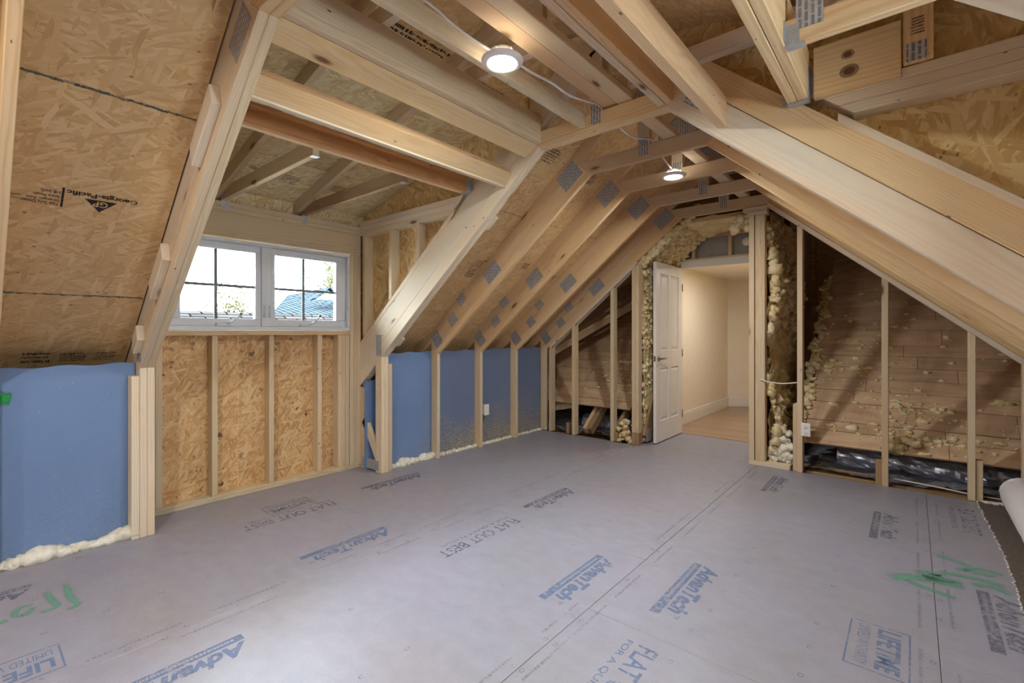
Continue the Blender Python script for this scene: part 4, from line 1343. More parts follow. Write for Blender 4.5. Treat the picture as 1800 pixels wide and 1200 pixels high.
q.rect(-.008, -.03, .0025, .01); q.rect(.006, -.03, .0025, .01)
q.done('slots', DARK, t)

# ------------------------------------------------------------------ passage through the old roof, with its foamed sides
wall_passage = empty('wall_passage', (-1.7, 5.4, 0), 'short passage from the room to the white door, its faces buried in foam', 'wall', kind='structure')
box('side_panel', (-2.345, 4.972, 0), (-2.333, 5.86, 2.05), OSB_S, wall_passage, 'z', 0)
box('side_panel', (-1.10, 4.972, 0), (-1.075, 6.9, 2.45), OSB_S, wall_passage, 'z', 0)
xz_board('roof_panel', [(-2.345, 2.06), (-1.95, 2.40), (-1.95, 2.43), (-2.36, 2.09)], 4.972, 5.86, LUM_OLD, wall_passage, 0)
lumpy_sheet('passage_foam', lambda u, v: ((-2.322 + .012 * math.sin(v * 5), 4.975 + u * .85, .02 + v * 2.03), (1, 0, 0)), 44, 90, FOAM, wall_passage, .045, 1.0, 6.0)['kind'] = 'stuff'
lumpy_sheet('passage_foam', lambda u, v: ((-2.33 + v * .40, 4.95 + u * .87, 2.045 + v * .36), (.68, 0, -.73)), 60, 44, FOAM, wall_passage, .05, 3.0, 8.0)['kind'] = 'stuff'
lumpy_sheet('passage_foam', lambda u, v: ((-1.95 + v * .80, 4.99 + u * .8, 2.43 - .02 * math.sin(v * 9)), (0, 0, -1)), 40, 40, FOAM, wall_passage, .05, 5.0, 8.0)['kind'] = 'stuff'
rr = random.Random(12)
blobs('passage_foam', [((-1.36 + rr.uniform(0, .2), 4.97 + rr.uniform(-.01, .03), 2.35 + rr.uniform(-.12, .06)), rr.uniform(.02, .04), (1, .6, 1.1)) for k in range(20)]
      + [((-2.30 + .62 * k / 60, 4.955 + rr.uniform(-.01, .02), zl(-2.30 + .62 * k / 60) - .03 + rr.uniform(-.05, .02)), rr.uniform(.018, .04), (1.2, .5, 1)) for k in range(61)], FOAM, wall_passage, 5)['kind'] = 'stuff'
blobs('passage_foam', foam_lumps(lambda u, v: ((-2.335 + v * .42, 4.95 + u * .85, 2.03 + v * .375), (.68, 0, -.73)), 760, .012, .04, 51), FOAM, wall_passage, 51, rag=.75)['kind'] = 'stuff'
blobs('passage_foam', foam_lumps(lambda u, v: ((-2.31, 4.985 + u * .8, v * 2.02), (1, 0, 0)), 520, .008, .03, 52), FOAM, wall_passage, 52, rag=.75)['kind'] = 'stuff'
blobs('passage_foam', foam_lumps(lambda u, v: ((-1.03 + .05 * math.sin(v * 11), 4.985 + u ** 1.6 * 1.5, .03 + v * 2.33), (1, -.3, 0)), 900, .014, .055, 53), FOAM, wall_passage, 53, rag=.8)['kind'] = 'stuff'
# sheet of foam on the outer side of the passage, in the bay right of the posts
lumpy_sheet('passage_foam', lambda u, v: ((-1.062, 4.98 + u * 1.75, .0 + v * 2.40), (1, 0, 0)), 70, 120, FOAM_BROWN, wall_passage, .10, 7.0, 4.6)['kind'] = 'stuff'
rr = random.Random(9)
blobs('passage_foam', [((-1.0 + rr.uniform(-.02, .16), 4.99 + rr.uniform(0, .12), .06 + rr.random() ** 2 * .3), rr.uniform(.02, .05), (1, 1, .9)) for k in range(46)], FOAM_WHITE, wall_passage, 9, rag=.9)['kind'] = 'stuff'
# foam on the back of the left posts, seen from the left bay
lumpy_sheet('passage_foam', lambda u, v: ((-2.352, 4.985 + u * .9, .0 + v * 2.0), (-1, 0, 0)), 30, 60, FOAM, wall_passage, .06, 11.0, 6.0)['kind'] = 'stuff'
blobs('passage_foam', [((-2.395 + rr.uniform(-.02, .0), 4.965 + rr.uniform(0, .03), .05 + 1.75 * k / 44), rr.uniform(.015, .032), (.8, .8, 1.2)) for k in range(45)]
      + [((-2.44 + rr.uniform(-.14, .05), 4.94 + rr.uniform(-.02, .05), rr.random() ** 2 * .22 + .01), rr.uniform(.015, .04), (1.1, 1, .9)) for k in range(30)], FOAM, wall_passage, 15, rag=.85)['kind'] = 'stuff'
br = prism('sloping_board', [(0, 0), (1.0, 0), (1.0, .17), (0, .17)], .03, LUM_OLD, wall_passage, (-2.300, 4.985, .02), (0, .55, .83), (1, 0, 0)) if False else \
     between('sloping_board', (-2.278, 5.03, .06), (-2.278, 5.52, .95), .03, .20, LUM_OLD, wall_passage, (1, 0, 0))
pl = prism('truss_plate', [(0, 0), (.14, 0), (.14, .10), (0, .10)], .0016, PLATE, wall_passage, (-2.262, 4.985, .03), (0, 0, 1), (1, 0, 0), 0)

# door wall, casing, cripples
box('head_casing', (-2.19, 5.815, 2.04), (-1.10, 5.86, 2.128), WHITE, wall_passage, 'x')
box('side_casing', (-1.36, 5.815, 0), (-1.27, 5.86, 2.039), WHITE, wall_passage, 'z')
box('filler_board', (-1.27, 5.83, 0), (-1.10, 5.85, 2.039), OSB_S, wall_passage, 'z')
box('sole_plate', (-2.24, 5.825, 2.129), (-1.10, 5.90, 2.148), LUM_PALE, wall_passage)
for x in (-2.06, -1.64):
    box('cripple_stud', (x, 5.83, 2.149), (x + .038, 5.90, 2.385), LUM, wall_passage)
box('tie_beam', (-1.95, 5.825, 2.386), (-1.10, 5.865, 2.47), LUM_WARM, wall_passage)
box('paper_sheet', (-2.4, 5.93, 2.10), (-1.08, 5.935, 2.6), GREYPAPER, wall_passage, 'x', 0)
xz_board('rake_board', [(-2.31, 2.12), (-1.93, 2.43), (-1.93, 2.39), (-2.27, 2.11)], 5.80, 5.84, LUM_PALE, wall_passage)
tag(lathe('smoke_alarm', [(0, .03), (.045, .028), (.05, .0), (0, 0)], PLASTIC, None, (-1.43, 5.80, 2.28), 24, 'y'), 'small white round cap above the doorway beside the post', 'cap')

# ------------------------------------------------------------------ door
door = empty('door_1', (-2.19, 5.83, 0.01), 'white four-panel door standing open into the passage, lever handle', 'door', kind='structure')
def door_leaf():
    X0, X1, y0, y1, z0, z1 = -2.212, -2.177, 5.052, 5.822, .012, 2.042
    bm = bmesh.new()
    def bx(lo, hi):
        m = bmesh.ops.create_cube(bm, size=1)
        for v in m['verts']:
            v.co = V(tuple(lo[i] if v.co[i] < 0 else hi[i] for i in range(3)))
    py = ((y0 + .115, y0 + .35), (y0 + .42, y1 - .115))
    pz = ((z0 + .235, z0 + .83), (z0 + 1.03, z1 - .125))
    bx((X0 + .012, y0 + .02, z0 + .02), (X1 - .012, y1 - .02, z1 - .02))
    for (a, b) in ((y0, py[0][0]), (py[0][1], py[1][0]), (py[1][1], y1)):
        bx((X0, a, z0), (X1, b, z1))
    for a, b in py:
        for c, d in ((z0, pz[0][0]), (pz[0][1], pz[1][0]), (pz[1][1], z1)):
            bx((X0, a, c), (X1, b, d))
    bmesh.ops.bevel(bm, geom=list(bm.edges), offset=.0015, segments=1, affect='EDGES')
    leaf = link('door_leaf', bm_mesh(bm), WHITE, door)
    for a, b in py:
        for c, d in pz:
            for xs in ((X1 - .012, X1 - .002), (X0 + .012, X0 + .002)):
                bm = bmesh.new()
                A = [bm.verts.new((xs[0], y, z)) for y, z in ((a + .004, c + .004), (b - .004, c + .004), (b - .004, d - .004), (a + .004, d - .004))]
                B = [bm.verts.new((xs[1], y, z)) for y, z in ((a + .04, c + .04), (b - .04, c + .04), (b - .04, d - .04), (a + .04, d - .04))]
                bm.faces.new(B)
                for i in range(4): bm.faces.new((A[i], A[(i + 1) % 4], B[(i + 1) % 4], B[i]))
                bmesh.ops.recalc_face_normals(bm, faces=bm.faces)
                link('raised_panel', bm_mesh(bm), WHITE, leaf)
    yh, zh = y0 + .065, .955
    for s, xf in ((1, X1), (-1, X0)):
        h = lathe('lever_handle', [(0, 0), (.030, 0), (.028, .008), (.012, .011), (.011, .045), (0, .047)], BRONZE, door, (xf, yh, zh), 24, 'x')
        if s < 0: h.matrix_basis = Matrix.Translation((xf, yh, zh)) @ Matrix.Rotation(-math.pi / 2, 4, 'Y')
        tube('lever', [(xf + s * .04, yh, zh), (xf + s * .046, yh + .03, zh + .002), (xf + s * .046, yh + .08, zh - .002), (xf + s * .044, yh + .125, zh + .004)], .008, BRONZE, h, 10, radii=[.010, .009, .008, .006])
    box('latch_plate', (X0 + .006, y0 - .0015, zh - .03), (X1 - .006, y0 + .0002, zh + .03), BRONZE, door, bev=0)
    for z in (.25, 1.0, 1.8):
        tube('hinge', [(X1 + .004, y1 + .003, z - .045), (X1 + .004, y1 + .003, z + .045)], .006, BRONZE, door)
door_leaf()

# ------------------------------------------------------------------ hallway beyond
hall = empty('wall_hall', (-2.4, 7, 0), 'cream painted hallway walls beyond the open door', 'wall', kind='structure')
box('wall_panel', (-2.50, 5.87, 0), (-2.38, 8.5, 2.7), CREAM, hall, 'y', 0)
between('wall_panel', (-2.42, 8.46, 1.1), (-1.3, 9.22, 1.1), .08, 2.2, CREAM, hall, (-.55, .83, 0), 0)
box('wall_panel', (-1.20, 6.95, 0), (-1.105, 9.4, 2.7), CREAM, hall, 'y', 0)
box('wall_panel', (-2.40, 5.866, 0), (-2.20, 5.90, 2.12), CREAM, hall, 'z', 0)
box('ceiling_hall', (-2.5, 5.87, 2.125), (-1.1, 9.4, 2.15), CREAM_C, None, 'y', 0)
tag(bpy.data.objects['ceiling_hall'], 'low cream hallway ceiling seen through the doorway', 'ceiling', kind='structure')
bb = empty('baseboard_hall', (-2.38, 7, 0), 'white moulded baseboard along the cream hallway', 'baseboard', kind='structure')
box('board', (-2.38, 5.90, 0), (-2.362, 8.47, .135), WHITE, bb); box('cap_moulding', (-2.38, 5.90, .1355), (-2.366, 8.47, .16), WHITE, bb, bev=.005)
between('board', (-2.388, 8.43, .068), (-1.3, 9.16, .068), .018, .135, WHITE, bb, (-.55, .83, 0)); between('cap_moulding', (-2.388, 8.435, .148), (-1.3, 9.165, .148), .014, .025, WHITE, bb, (-.55, .83, 0), .005)
fh = empty('floor_hall', (-1.8, 7, 0), 'oak strip floor of the hallway beyond the threshold', 'floor', kind='structure')
y = 5.835
rr = random.Random(2)
k = 0
while y < 9.4:
    x0 = -2.39
    while x0 < -1.1:
        w = rr.uniform(.45, 1.1)
        box('floor_board', (x0, y, -.02), (min(x0 + w, -1.1) - .001, y + .082, 0.0), OAK, fh, 'x', .001)
        x0 += w
    y += .083
box('threshold', (-2.19, 5.826, -.02), (-1.1, 5.834, .004), LUM_OLD, fh, 'x', .001)

# ------------------------------------------------------------------ old roof behind the end wall
ko = .83
co_ = 1 / math.sqrt(1 + ko * ko); so_ = ko * co_
def old_roof(x0, x1, zb, label, seed, ragged=False):
    r_ = empty('old_roof', ((x0 + x1) / 2, 5.1, zb), label, 'roof', kind='structure')
    rr = random.Random(seed)
    eu = V((0, co_, so_)); en = V((0, -so_, co_))
    s = 0.0
    row = 0
    while s < 3.6:
        w = rr.choice((.12, .17, .17, .24))
        cuts = [x0 + (rr.uniform(-.02, .02) if ragged else 0)]
        c = x0 + rr.uniform(.3, 1.2)
        while c < x1 - .2:
            cuts.append(c); c += rr.uniform(.6, 1.4)
        cuts.append(x1)
        for a, b in zip(cuts, cuts[1:]):
            prism('roof_board', [(0, 0), (b - a - .003, 0), (b - a - .003, -(w - .007)), (0, -(w - .007))], .018, OLDPLY, r_, V((a, 5.1, zb)) + eu * s + en * rr.uniform(-.002, .002), (1, 0, 0), en, .001)
        s += w
        row += 1
    return r_
oR = old_roof(-.79, 1.45, .228, 'old board roof deck spattered with foam behind the right-hand studs', 5, True)
oL = old_roof(-4.6, -2.51, .335, 'old board roof deck behind the left-hand studs of the end wall', 6)
def specks(parent, x0, x1, zb, seed, n, centres):
    rr = random.Random(seed)
    bm = bmesh.new()
    eu = V((0, co_, so_)); en = V((0, -so_, co_))
    for i in range(n):
        if rr.random() < .62:
            cx, cs, sp = rr.choice(centres)
            x, s = rr.gauss(cx, sp), rr.gauss(cs, sp * .6)
        else:
            x, s = rr.uniform(x0, x1), rr.uniform(.03, 2.4)
        if not (x0 < x < x1 and .0 < s < 3.0): continue
        r = min(.034, .004 + rr.expovariate(1 / .0062))
        c = V((x, 5.1, zb)) + eu * s + en * .020
        blob_into(bm, c, r, rr, (rr.uniform(.8, 1.9), .7, rr.uniform(.6, 1.0)), 1 if r < .012 else 2, .95)
    o = link('foam_specks', bm_mesh(bm), FOAM, parent, smooth=True)
    o['kind'] = 'stuff'
specks(oR, -.78, .7, .228, 3, 620, ((-.25, .55, .16), (-.05, .3, .16), (-.5, .25, .16), (-.35, .9, .2), (-.62, 1.0, .12), (.05, .55, .2), (-.5, 1.5, .25), (-.1, .05, .1), (.2, .15, .12)))
specks(oL, -3.5, -2.42, .335, 4, 240, ((-2.55, .9, .12), (-2.8, .4, .2), (-3.1, .5, .2), (-2.5, .3, .1), (-2.6, 1.4, .15)))
rr = random.Random(31)
o = blobs('foam_specks', [((-.80 + rr.uniform(-.03, .03), 5.085 + k * .045 * co_, .255 + k * .045 * so_), rr.uniform(.012, .04), (1, .8, .8)) for k in range(60)] + [((-.80 + rr.uniform(-.05, .05), 5.085 + s__ * co_, .25 + s__ * so_), rr.uniform(.008, .05), (1, .7, .8)) for s__ in [rr.uniform(0, 2.7) for _ in range(70)]], FOAM, oR, 31, rag=.9)
o['kind'] = 'stuff'
big = blobs('foam_specks', [((-.16 + rr.uniform(0, .2), 5.075 + rr.uniform(0, .05), .27 + rr.uniform(0, .1)), rr.uniform(.025, .045), (1.2, .7, .8)) for k in range(12)], FOAM, oR, 32, rag=.9)
big['kind'] = 'stuff'
# valley and other framing in the left attic bay
tag(between('valley_rafter', (-3.62, 5.02, 1.17), (-2.55, 6.02, 2.005), .04, .16, LUM_OLD, None, (.6, -.7, .3)), 'weathered valley rafter crossing behind the left studs of the end wall', 'rafter')
tag(between('valley_board', (-3.62, 5.12, 1.00), (-2.55, 6.10, 1.845), .13, .025, LUM, None, (.5, -.4, .77)), 'pale valley board lying on the old roof in the left bay', 'board')
tag(box('cleat_board', (-2.95, 5.66, .845), (-2.52, 5.75, .885), LUM), 'short level cleat nailed to the old roof boards in the left bay', 'board')
for x, lab in ((-3.0, 'old orange rafter below the boards, nearer the corner'), (-2.93, 'pale old rafter below the boards beside the orange one'), (-2.60, 'old rafter below the boards beside the foamed left post')):
    tag(between('old_rafter', (x - .05, 4.985, .05), (x, 5.75, .02 + .82 * .83 + .02), .045, .10, LUM_WARM if x < -2.98 else LUM_OLD, None, (1, 0, 0)), lab, 'rafter', 'old rafters under the left boards')
attic = empty('floor_attic', (-1, 6, -.2), 'grey loose insulation between joists beyond the end wall', 'floor', kind='structure')
def mound(u, v):
    return (-4.4 + 5.8 * u, 5.05 + 2.9 * v, -.005 + .05 * noise.noise(V((u * 14, v * 9, 0)))), (0, 0, 1)
lumpy_sheet('loose_insulation', lambda u, v: mound(.02 + u * .285, v), 40, 40, ATTIC, attic, .05, 2.0, 9.0)['kind'] = 'stuff'
lumpy_sheet('loose_insulation', lambda u, v: mound(.592 + u * .405, v), 50, 40, ATTIC, attic, .05, 2.0, 9.0)['kind'] = 'stuff'
for y, z in ((5.0, .0), (5.16, .015)):
    box('floor_joist', (-.85, y, -.20), (1.6, y + .038, z - .008), LUM_OLD, attic)
box('floor_joist', (-3.5, 4.995, -.2), (-2.4, 5.03, -.03), LUM_OLD, attic)
def duct(label, a, b, r, seed):
    bm = bmesh.new()
    a, b = V(a), V(b)
    ex = (b - a).normalized(); n1 = ex.cross(V((0, 0, 1))).normalized(); n2 = ex.cross(n1)
    N, S = 60, 36
    rings = []
    for i in range(N + 1):
        ring = []
        for k in range(S):
            th = 2 * math.pi * k / S
            q = V((i * .5, math.cos(th) * 3, math.sin(th) * 3 + seed))
            rr_ = r * (1 + .14 * noise.noise(q * .9) + .05 * noise.noise(q * 2.7))
            ring.append(bm.verts.new(a.lerp(b, i / N) + (n1 * math.cos(th) + n2 * math.sin(th)) * rr_))
        rings.append(ring)
    for i in range(N):
        for k in range(S):
            bm.faces.new((rings[i][k], rings[i][(k + 1) % S], rings[i + 1][(k + 1) % S], rings[i + 1][k]))
    bmesh.ops.recalc_face_normals(bm, faces=bm.faces)
    return tag(link('foil_duct', bm_mesh(bm), FOIL), label, 'duct')
duct('crumpled silver foil duct under the right-hand old roof boards', (-.55, 5.56, .055), (1.35, 5.56, .03), .12, 1)
duct('dark crumpled foil bundle under the left-hand old roof boards', (-3.4, 5.55, .02), (-2.45, 5.75, .0), .13, 5)
# attic end closures so that no daylight enters behind the wall
attic_light_seal = empty('attic_light_seal', (-1.4, 8.0, 0), 'added board wall keeping daylight out of the attic beyond the old roof', 'wall', kind='structure')
for a, b in ((-5.0, -2.505), (-1.1, 2.2)):
    box('sheathing_panel', (a, 8.0, -.3), (b, 8.02, 3.3), OSB_R, attic_light_seal, 'x', 0)
box('sheathing_panel', (-2.52, 9.45, -.1), (-1.0, 9.47, 2.8), OSB_R, attic_light_seal, 'x', 0)
box('sheathing_panel', (-2.55, 7.99, 2.16), (-1.05, 8.01, 3.3), OSB_R, attic_light_seal, 'x', 0)
box('sheathing_panel', (-1.15, 7.9, -.3), (-1.05, 8.05, 3.2), OSB_R, attic_light_seal, 'z', 0)
box('sheathing_panel', (-2.58, 7.9, -.3), (-2.46, 8.05, 3.2), OSB_R, attic_light_seal, 'z', 0)

# low eave boards, right knee wall, back wall, so that the room is closed
wall_right = empty('wall_right', (.74, 1, 0), 'low right knee wall of blue insulation boards, out of view', 'wall', kind='structure')
for a, b in ((-3.6, -1.7), (-1.7, 0.722), (2.515, 4.89)):
    o = box('insulation_board', (.732, a, .004), (.752, b, 1.05), BLUE, wall_right, 'y', 0)
wall_eave = empty('wall_eave', (-4.45, 2, 0), 'outer eave boards closing the roof edges', 'wall', kind='structure')
box('eave_board', (-4.52, -3.6, -.3), (-4.50, .70, .80), OSB_R, wall_eave, 'z', 0); box('eave_board', (-4.52, 2.54, -.3), (-4.50, 8, .80), OSB_R, wall_eave, 'z', 0)
box('eave_board', (1.50, -3.6, -.3), (1.52, .70, .72), OSB_R, wall_eave, 'z', 0); box('eave_board', (1.50, 2.54, -.3), (1.52, 8, .72), OSB_R, wall_eave, 'z', 0)
wall_back = empty('wall_back', (-1.4, -3.6, 0), 'plain strand-board wall behind the camera', 'wall', kind='structure')
for a, b in ((-4.6, -2.6), (-2.6, -.6), (-.6, 1.6)):
    box('sheathing_panel', (a, -3.63, -.3), (b - .003, -3.61, 3.2), OSB_R, wall_back, 'x', 0)
box('floor_slab', (-4.55, -3.63, -.32), (1.55, 8.05, -.30), LUM_OLD, wall_eave, 'y', 0)

# ------------------------------------------------------------------ ceiling lamps
def lamp(x, y, z, label, watts=None, group='round white ceiling lamps along the collar ties'):
    t = empty('ceiling_lamp', (x, y, z), label, 'lamp', group)
    watts = LAMP_W if watts is None else watts
    lathe('trim_ring', [(.066, .004), (.070, .0), (.080, .0015), (.091, .010), (.093, .016), (.090, .020), (.064, .021), (.062, .006), (.066, .004)], PLASTIC, t, (x, y, z), 48)
    lathe('lens', [(0, .003), (.040, .0025), (.0655, .005), (.064, .012), (0, .012)], LENS, t, (x, y, z), 40)
    can = lathe('housing', [(.0, .062), (.044, .062), (.047, .056), (.047, .021), (.0, .021)], PLASTIC, t, (x, y, z), 24)
    for s in (-1, 1):
        c = tube('spring_clip', [(x + s * .048, y, z + .03), (x + s * .060, y - .01, z + .05), (x + s * .066, y - .005, z + .034), (x + s * .074, y, z + .024)], .004, PLASTIC, t, 6)
    box('cable_boss', (x - .02, y - .055, z + .03), (x + .012, y - .045, z + .056), PLASTIC, t, bev=.003)
    l = bpy.data.lights.new('lamp_light', 'AREA')
    l.shape = 'DISK'; l.size = .125; l.energy = watts; l.color = LAMP_COL; l.spread = math.radians(178)
    lo = bpy.data.objects.new('lamp_light', l)
    COL.objects.link(lo)
    attach(lo, t)
    if watts < 15: l.color = (1.0, .955, .90)
    lo.matrix_basis = Matrix.Translation((x, y, z - .004))
    return t
lamp(-1.386, 1.568, 2.437, 'nearer of the two lit round lamps, beside the thick grey header')
lamp(-1.386, 3.530, 2.425, 'farther lit round lamp, under the collar ties before the end wall')
lamp(-1.386, -0.43, 2.437, 'added unseen round lamp behind the camera, nearer the window', 30.0)  # this and the next lamp are added out of view to brighten the room
lamp(-1.386, -2.40, 2.437, 'added unseen round lamp behind the camera, by the back wall', 30.0)
lamp(-1.46, 6.45, 2.100, 'added hallway lamp beyond the open door, unseen behind the right-hand post', 9.0, 'hallway lamp')  # added out of view to light the hallway walls

CAB1 = [(-1.482, .25, 2.60), (-1.482, .80, 2.59), (-1.482, 1.22, 2.572), (-1.482, 1.36, 2.552), (-1.448, 1.46, 2.515), (-1.405, 1.525, 2.483)]
def cable(label, pts, r=.0058, flat_=False):
    return tag(tube('electric_cable', smooth_path(pts, 6), r, CABLE), label, 'cable')
cable('white cable reaching the near lamp from above the camera', CAB1)
cable('white cable sagging from the near lamp over the far collar tie', [(-1.375, 1.615, 2.478), (-1.37, 1.75, 2.474), (-1.385, 1.95, 2.505), (-1.38, 2.10, 2.50), (-1.37, 2.28, 2.53), (-1.388, 2.40, 2.565), (-1.388, 2.52, 2.556), (-1.36, 2.75, 2.49), (-1.355, 3.04, 2.557), (-1.355, 3.12, 2.556), (-1.365, 3.30, 2.50), (-1.375, 3.46, 2.478)])
cable('short white cable crossing between the post and stud right of the doorway', [(-1.09, 4.876, .815), (-1.02, 4.872, .792), (-.92, 4.874, .784), (-.85, 4.877, .790), (-.79, 4.876, .80)], .0055)
cable('white cable lying along the joist beyond the right studs', [(-.15, 4.985, .05), (.05, 4.97, .045), (.2, 4.975, .035), (.36, 4.985, .02), (.6, 4.985, .02)], .006)
cable('dark cable hanging down the old roof boards behind the third stud', [(.21, 6.25, 1.14), (.235, 5.9, .86), (.25, 5.65, .66), (.27, 5.5, .5)], .006).data.materials[0] = DARK

# ------------------------------------------------------------------ carpet roll and pad at the right edge
pad = empty('carpet_pad', (.8, 3.9, .004), 'dark grey woven carpet backing laid on the floor beside the roll', 'carpet')
bm = bmesh.new()
edge = [(.362, 4.87), (.372, 4.5), (.385, 4.1), (.392, 3.7), (.386, 3.3), (.378, 3.0), (.37, 2.6), (.365, 2.0)]
top = [bm.verts.new((x, y, .007)) for x, y in edge] + [bm.verts.new((.62, 2.0, .007)), bm.verts.new((.62, 4.87, .007))]
bot = [bm.verts.new((v.co.x, v.co.y, .0015)) for v in top]
bm.faces.new(top); bm.faces.new(bot[::-1])
for i in range(len(top)):
    bm.faces.new((top[i], bot[i], bot[(i + 1) % len(top)], top[(i + 1) % len(top)]))
bmesh.ops.recalc_face_normals(bm, faces=bm.faces)
link('backing', bm_mesh(bm), WEAVE, pad)
rr = random.Random(5)
bm = bmesh.new()
for a, b in zip(edge, edge[1:]):
    for k in range(16):
        t_ = k / 16
        x, y = a[0] + (b[0] - a[0]) * t_, a[1] + (b[1] - a[1]) * t_
        blob_into(bm, (x + rr.uniform(-.006, .003), y, .006), rr.uniform(.003, .006), rr, (1.2, 1.4, .8), 1)
f = link('frayed_edge', bm_mesh(bm), CARPET, pad, smooth=True); f['kind'] = 'stuff'
blobs('frayed_edge', [((.40 + .02 * k, 4.86 + rr.uniform(-.01, .01), .012), rr.uniform(.012, .022), (1.4, .8, .6)) for k in range(11)], CARPET, pad, 6)['kind'] = 'stuff'
roll = empty('carpet_roll', (.62, 3.5, .0), 'thick ivory carpet roll along the right edge of the floor', 'carpet')
R = .125
def roll_pt(th, r, y):
    return (.585 + .0 * y + r * math.cos(th), y, R + .0095 + r * math.sin(th))
bm = bmesh.new()
NY, NT = 40, 40
rings = []
for i in range(NY + 1):
    y = 1.2 + 3.50 * i / NY
    rings.append([bm.verts.new(roll_pt(2 * math.pi * k / NT, R * (1 + .018 * noise.noise(V((math.cos(2 * math.pi * k / NT) * 1.5, y * 1.3, math.sin(2 * math.pi * k / NT) * 1.5)))) - (.004 if i % 9 == 4 else 0), y)) for k in range(NT)])
for i in range(NY):
    for k in range(NT):
        bm.faces.new((rings[i][k], rings[i][(k + 1) % NT], rings[i + 1][(k + 1) % NT], rings[i + 1][k]))
bmesh.ops.recalc_face_normals(bm, faces=bm.faces)
link('roll_surface', bm_mesh(bm), CARPET, roll, smooth=True)
for ye in (1.2, 4.70):
    pts = []
    th = 0
    while th < 2 * math.pi * 5.5:
        r = .02 + (R - .024) * th / (2 * math.pi * 5.5)
        pts.append(roll_pt(th, r, ye)); th += .3
    tube('coil', pts, .0095, CARPET, roll, 6)

# ------------------------------------------------------------------ outdoors
def gable_roof(name, label, parts):
    t = empty(name, parts[0][1][0], label, 'house')
    for n, pts, mat in parts:
        # a slab with thickness from a planar outline; local X along its first edge
        P = [V(p) for p in pts]
        ex = (P[1] - P[0]).normalized()
        nrm = (P[1] - P[0]).cross(P[-1] - P[0]).normalized()
        ez = ex.cross(nrm)
        poly = [((p - P[0]).dot(ex), (p - P[0]).dot(ez)) for p in P]
        o = prism(n, poly, .03, mat, t, P[0], ex, nrm, 0)
        # shingle texture lies in local XY, so turn the mesh's Z into Y
        me = o.data
        for v in me.vertices:
            v.co = V((v.co.x, v.co.z, -v.co.y))
        o.matrix_basis = o.matrix_basis @ Matrix.Rotation(math.pi / 2, 4, 'X')
    return t
gable_roof('neighbour_house', 'low brown shingled roof just below the window view', [
    ('roof_slope', [(-12, -4, 1.72), (-12, 9.5, 1.72), (-8.5, 9.5, .1), (-8.5, -4, .1)], SHINGLE),
    ('roof_slope', [(-12, 9.5, 1.72), (-12, -4, 1.72), (-15.5, -4, .1), (-15.5, 9.5, .1)], SHINGLE),
    ('house_wall', [(-9, -4, .2), (-9, 9.5, .2), (-9, 9.5, -4), (-9, -4, -4)], SIDING)])
gable_roof('neighbour_house', 'slate-blue hipped roof with a small gable, farther off behind the brown roof', [
    ('roof_slope', [(-18, 8.12, 2.66), (-18, 10.9, 3.35), (-13, 7.85, 1.70)], SLATE),
    ('roof_slope', [(-18, 8.12, 2.66), (-13, 7.85, 1.70), (-13.5, 5.6, 1.72)], SLATE),
    ('gable_roof', [(-14.4, 7.87, 2.67), (-15.0, 8.05, 2.67), (-15.0, 7.55, 2.30), (-14.4, 7.36, 2.30)], SLATE),
    ('gable_roof', [(-15.0, 8.05, 2.67), (-14.4, 7.87, 2.67), (-14.4, 8.46, 2.36), (-15.0, 8.64, 2.36)], SLATE),
    ('gable_wall', [(-14.5, 7.87, 2.60), (-14.5, 8.34, 2.34), (-14.5, 7.45, 2.30)], SIDING)])
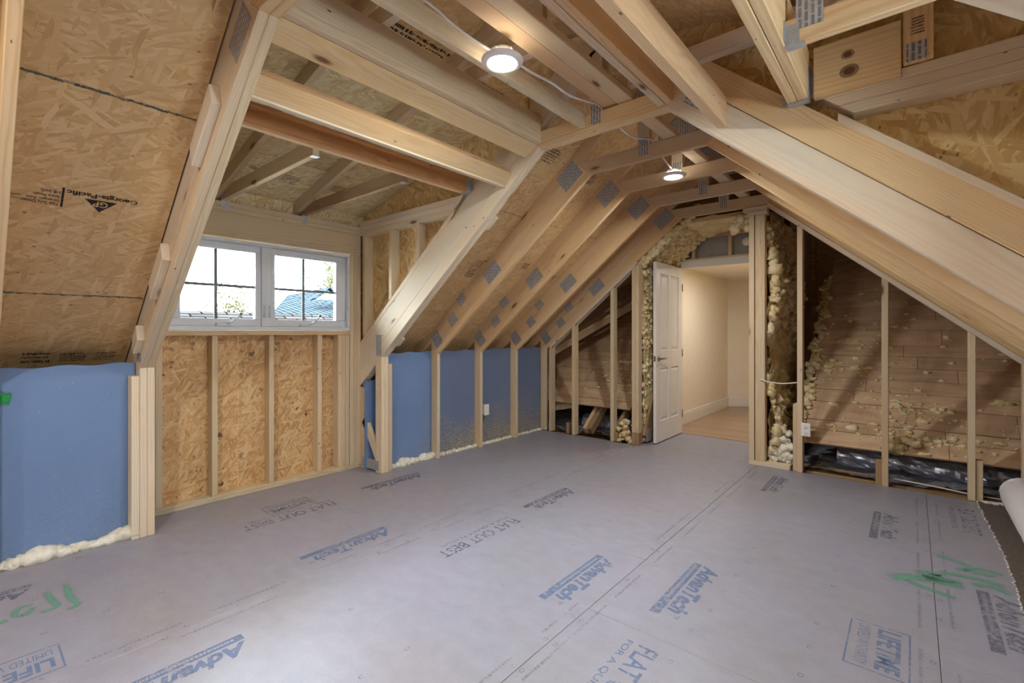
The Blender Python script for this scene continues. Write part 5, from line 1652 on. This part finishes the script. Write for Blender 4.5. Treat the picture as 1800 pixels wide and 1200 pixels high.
def tree(label, base, h, seed, leaves, spread=1.0):
    rr = random.Random(seed)
    t = empty('tree', base, label, 'tree', 'spring trees behind the neighbouring roofs')
    bmw = bmesh.new()
    tips = []
    def limb(p, d, L, r, lev):
        n = 5
        ring0 = None
        for i in range(n + 1):
            q = p + d * L * i / n + V((rr.uniform(-1, 1), rr.uniform(-1, 1), rr.uniform(-.3, .6))) * L * .03 * i / n
            rad = r * (1 - .55 * i / n)
            u = d.cross(V((.3, .2, .9))).normalized(); w = d.cross(u)
            ring = [bmw.verts.new(q + (u * math.cos(a) + w * math.sin(a)) * rad) for a in (0, 1.57, 3.14, 4.71)]
            if ring0:
                for k in range(4):
                    bmw.faces.new((ring0[k], ring0[(k + 1) % 4], ring[(k + 1) % 4], ring[k]))
            ring0 = ring
            if lev < 3 and i >= 2:
                for _ in range(2 if lev else 2):
                    a = rr.uniform(0, 6.28)
                    dd = (d * .75 + (u * math.cos(a) + w * math.sin(a)) * spread * rr.uniform(.5, .9) + V((0, 0, .15))).normalized()
                    limb(q.copy(), dd, L * rr.uniform(.42, .6), rad * .6, lev + 1)
            if lev >= 2: tips.append(q.copy())
    limb(V(base), V((0, 0, 1)), h * .55, h * .022, 0)
    link('trunk', bm_mesh(bmw), BARK, t)
    bml = bmesh.new()
    for q in tips:
        for _ in range(leaves):
            c = q + V((rr.gauss(0, .12), rr.gauss(0, .12), rr.gauss(0, .12))) * h * .09
            a = V((rr.uniform(-1, 1), rr.uniform(-1, 1), rr.uniform(-1, 1))).normalized() * h * .009
            b = a.cross(V((rr.uniform(-1, 1), rr.uniform(-1, 1), rr.uniform(-1, 1)))).normalized() * h * .006
            bml.faces.new([bml.verts.new(c + s) for s in (a, b, -a, -b)])
    if leaves:
        o = link('crown', bm_mesh(bml), LEAF, t); o['kind'] = 'stuff'
tree('thin budding tree left of the window mullion', (-20.5, 7.1, -3.5), 6.6, 3, 1, .7)
tree('bare tree just right of the window mullion', (-30, 14.6, -3.5), 9.0, 5, 0, .8)
tree('leafy yellow-green tree above the slate-blue roof', (-40, 24.2, -3.5), 13.0, 8, 1, .9)
tree('bare tree between the mullion and the leafy tree', (-60, 34.0, -3.5), 17.0, 11, 0, .9)
gd = box('ground_outside', (-90, -60, -4.2), (-4.8, 90, -4.0), flat('lawn', (120, 128, 84), .95), None, 'x', 0)
tag(gd, 'grassy ground far below the window', 'ground', kind='structure')
for o in bpy.data.objects:
    if '_at' in o: del o['_at']
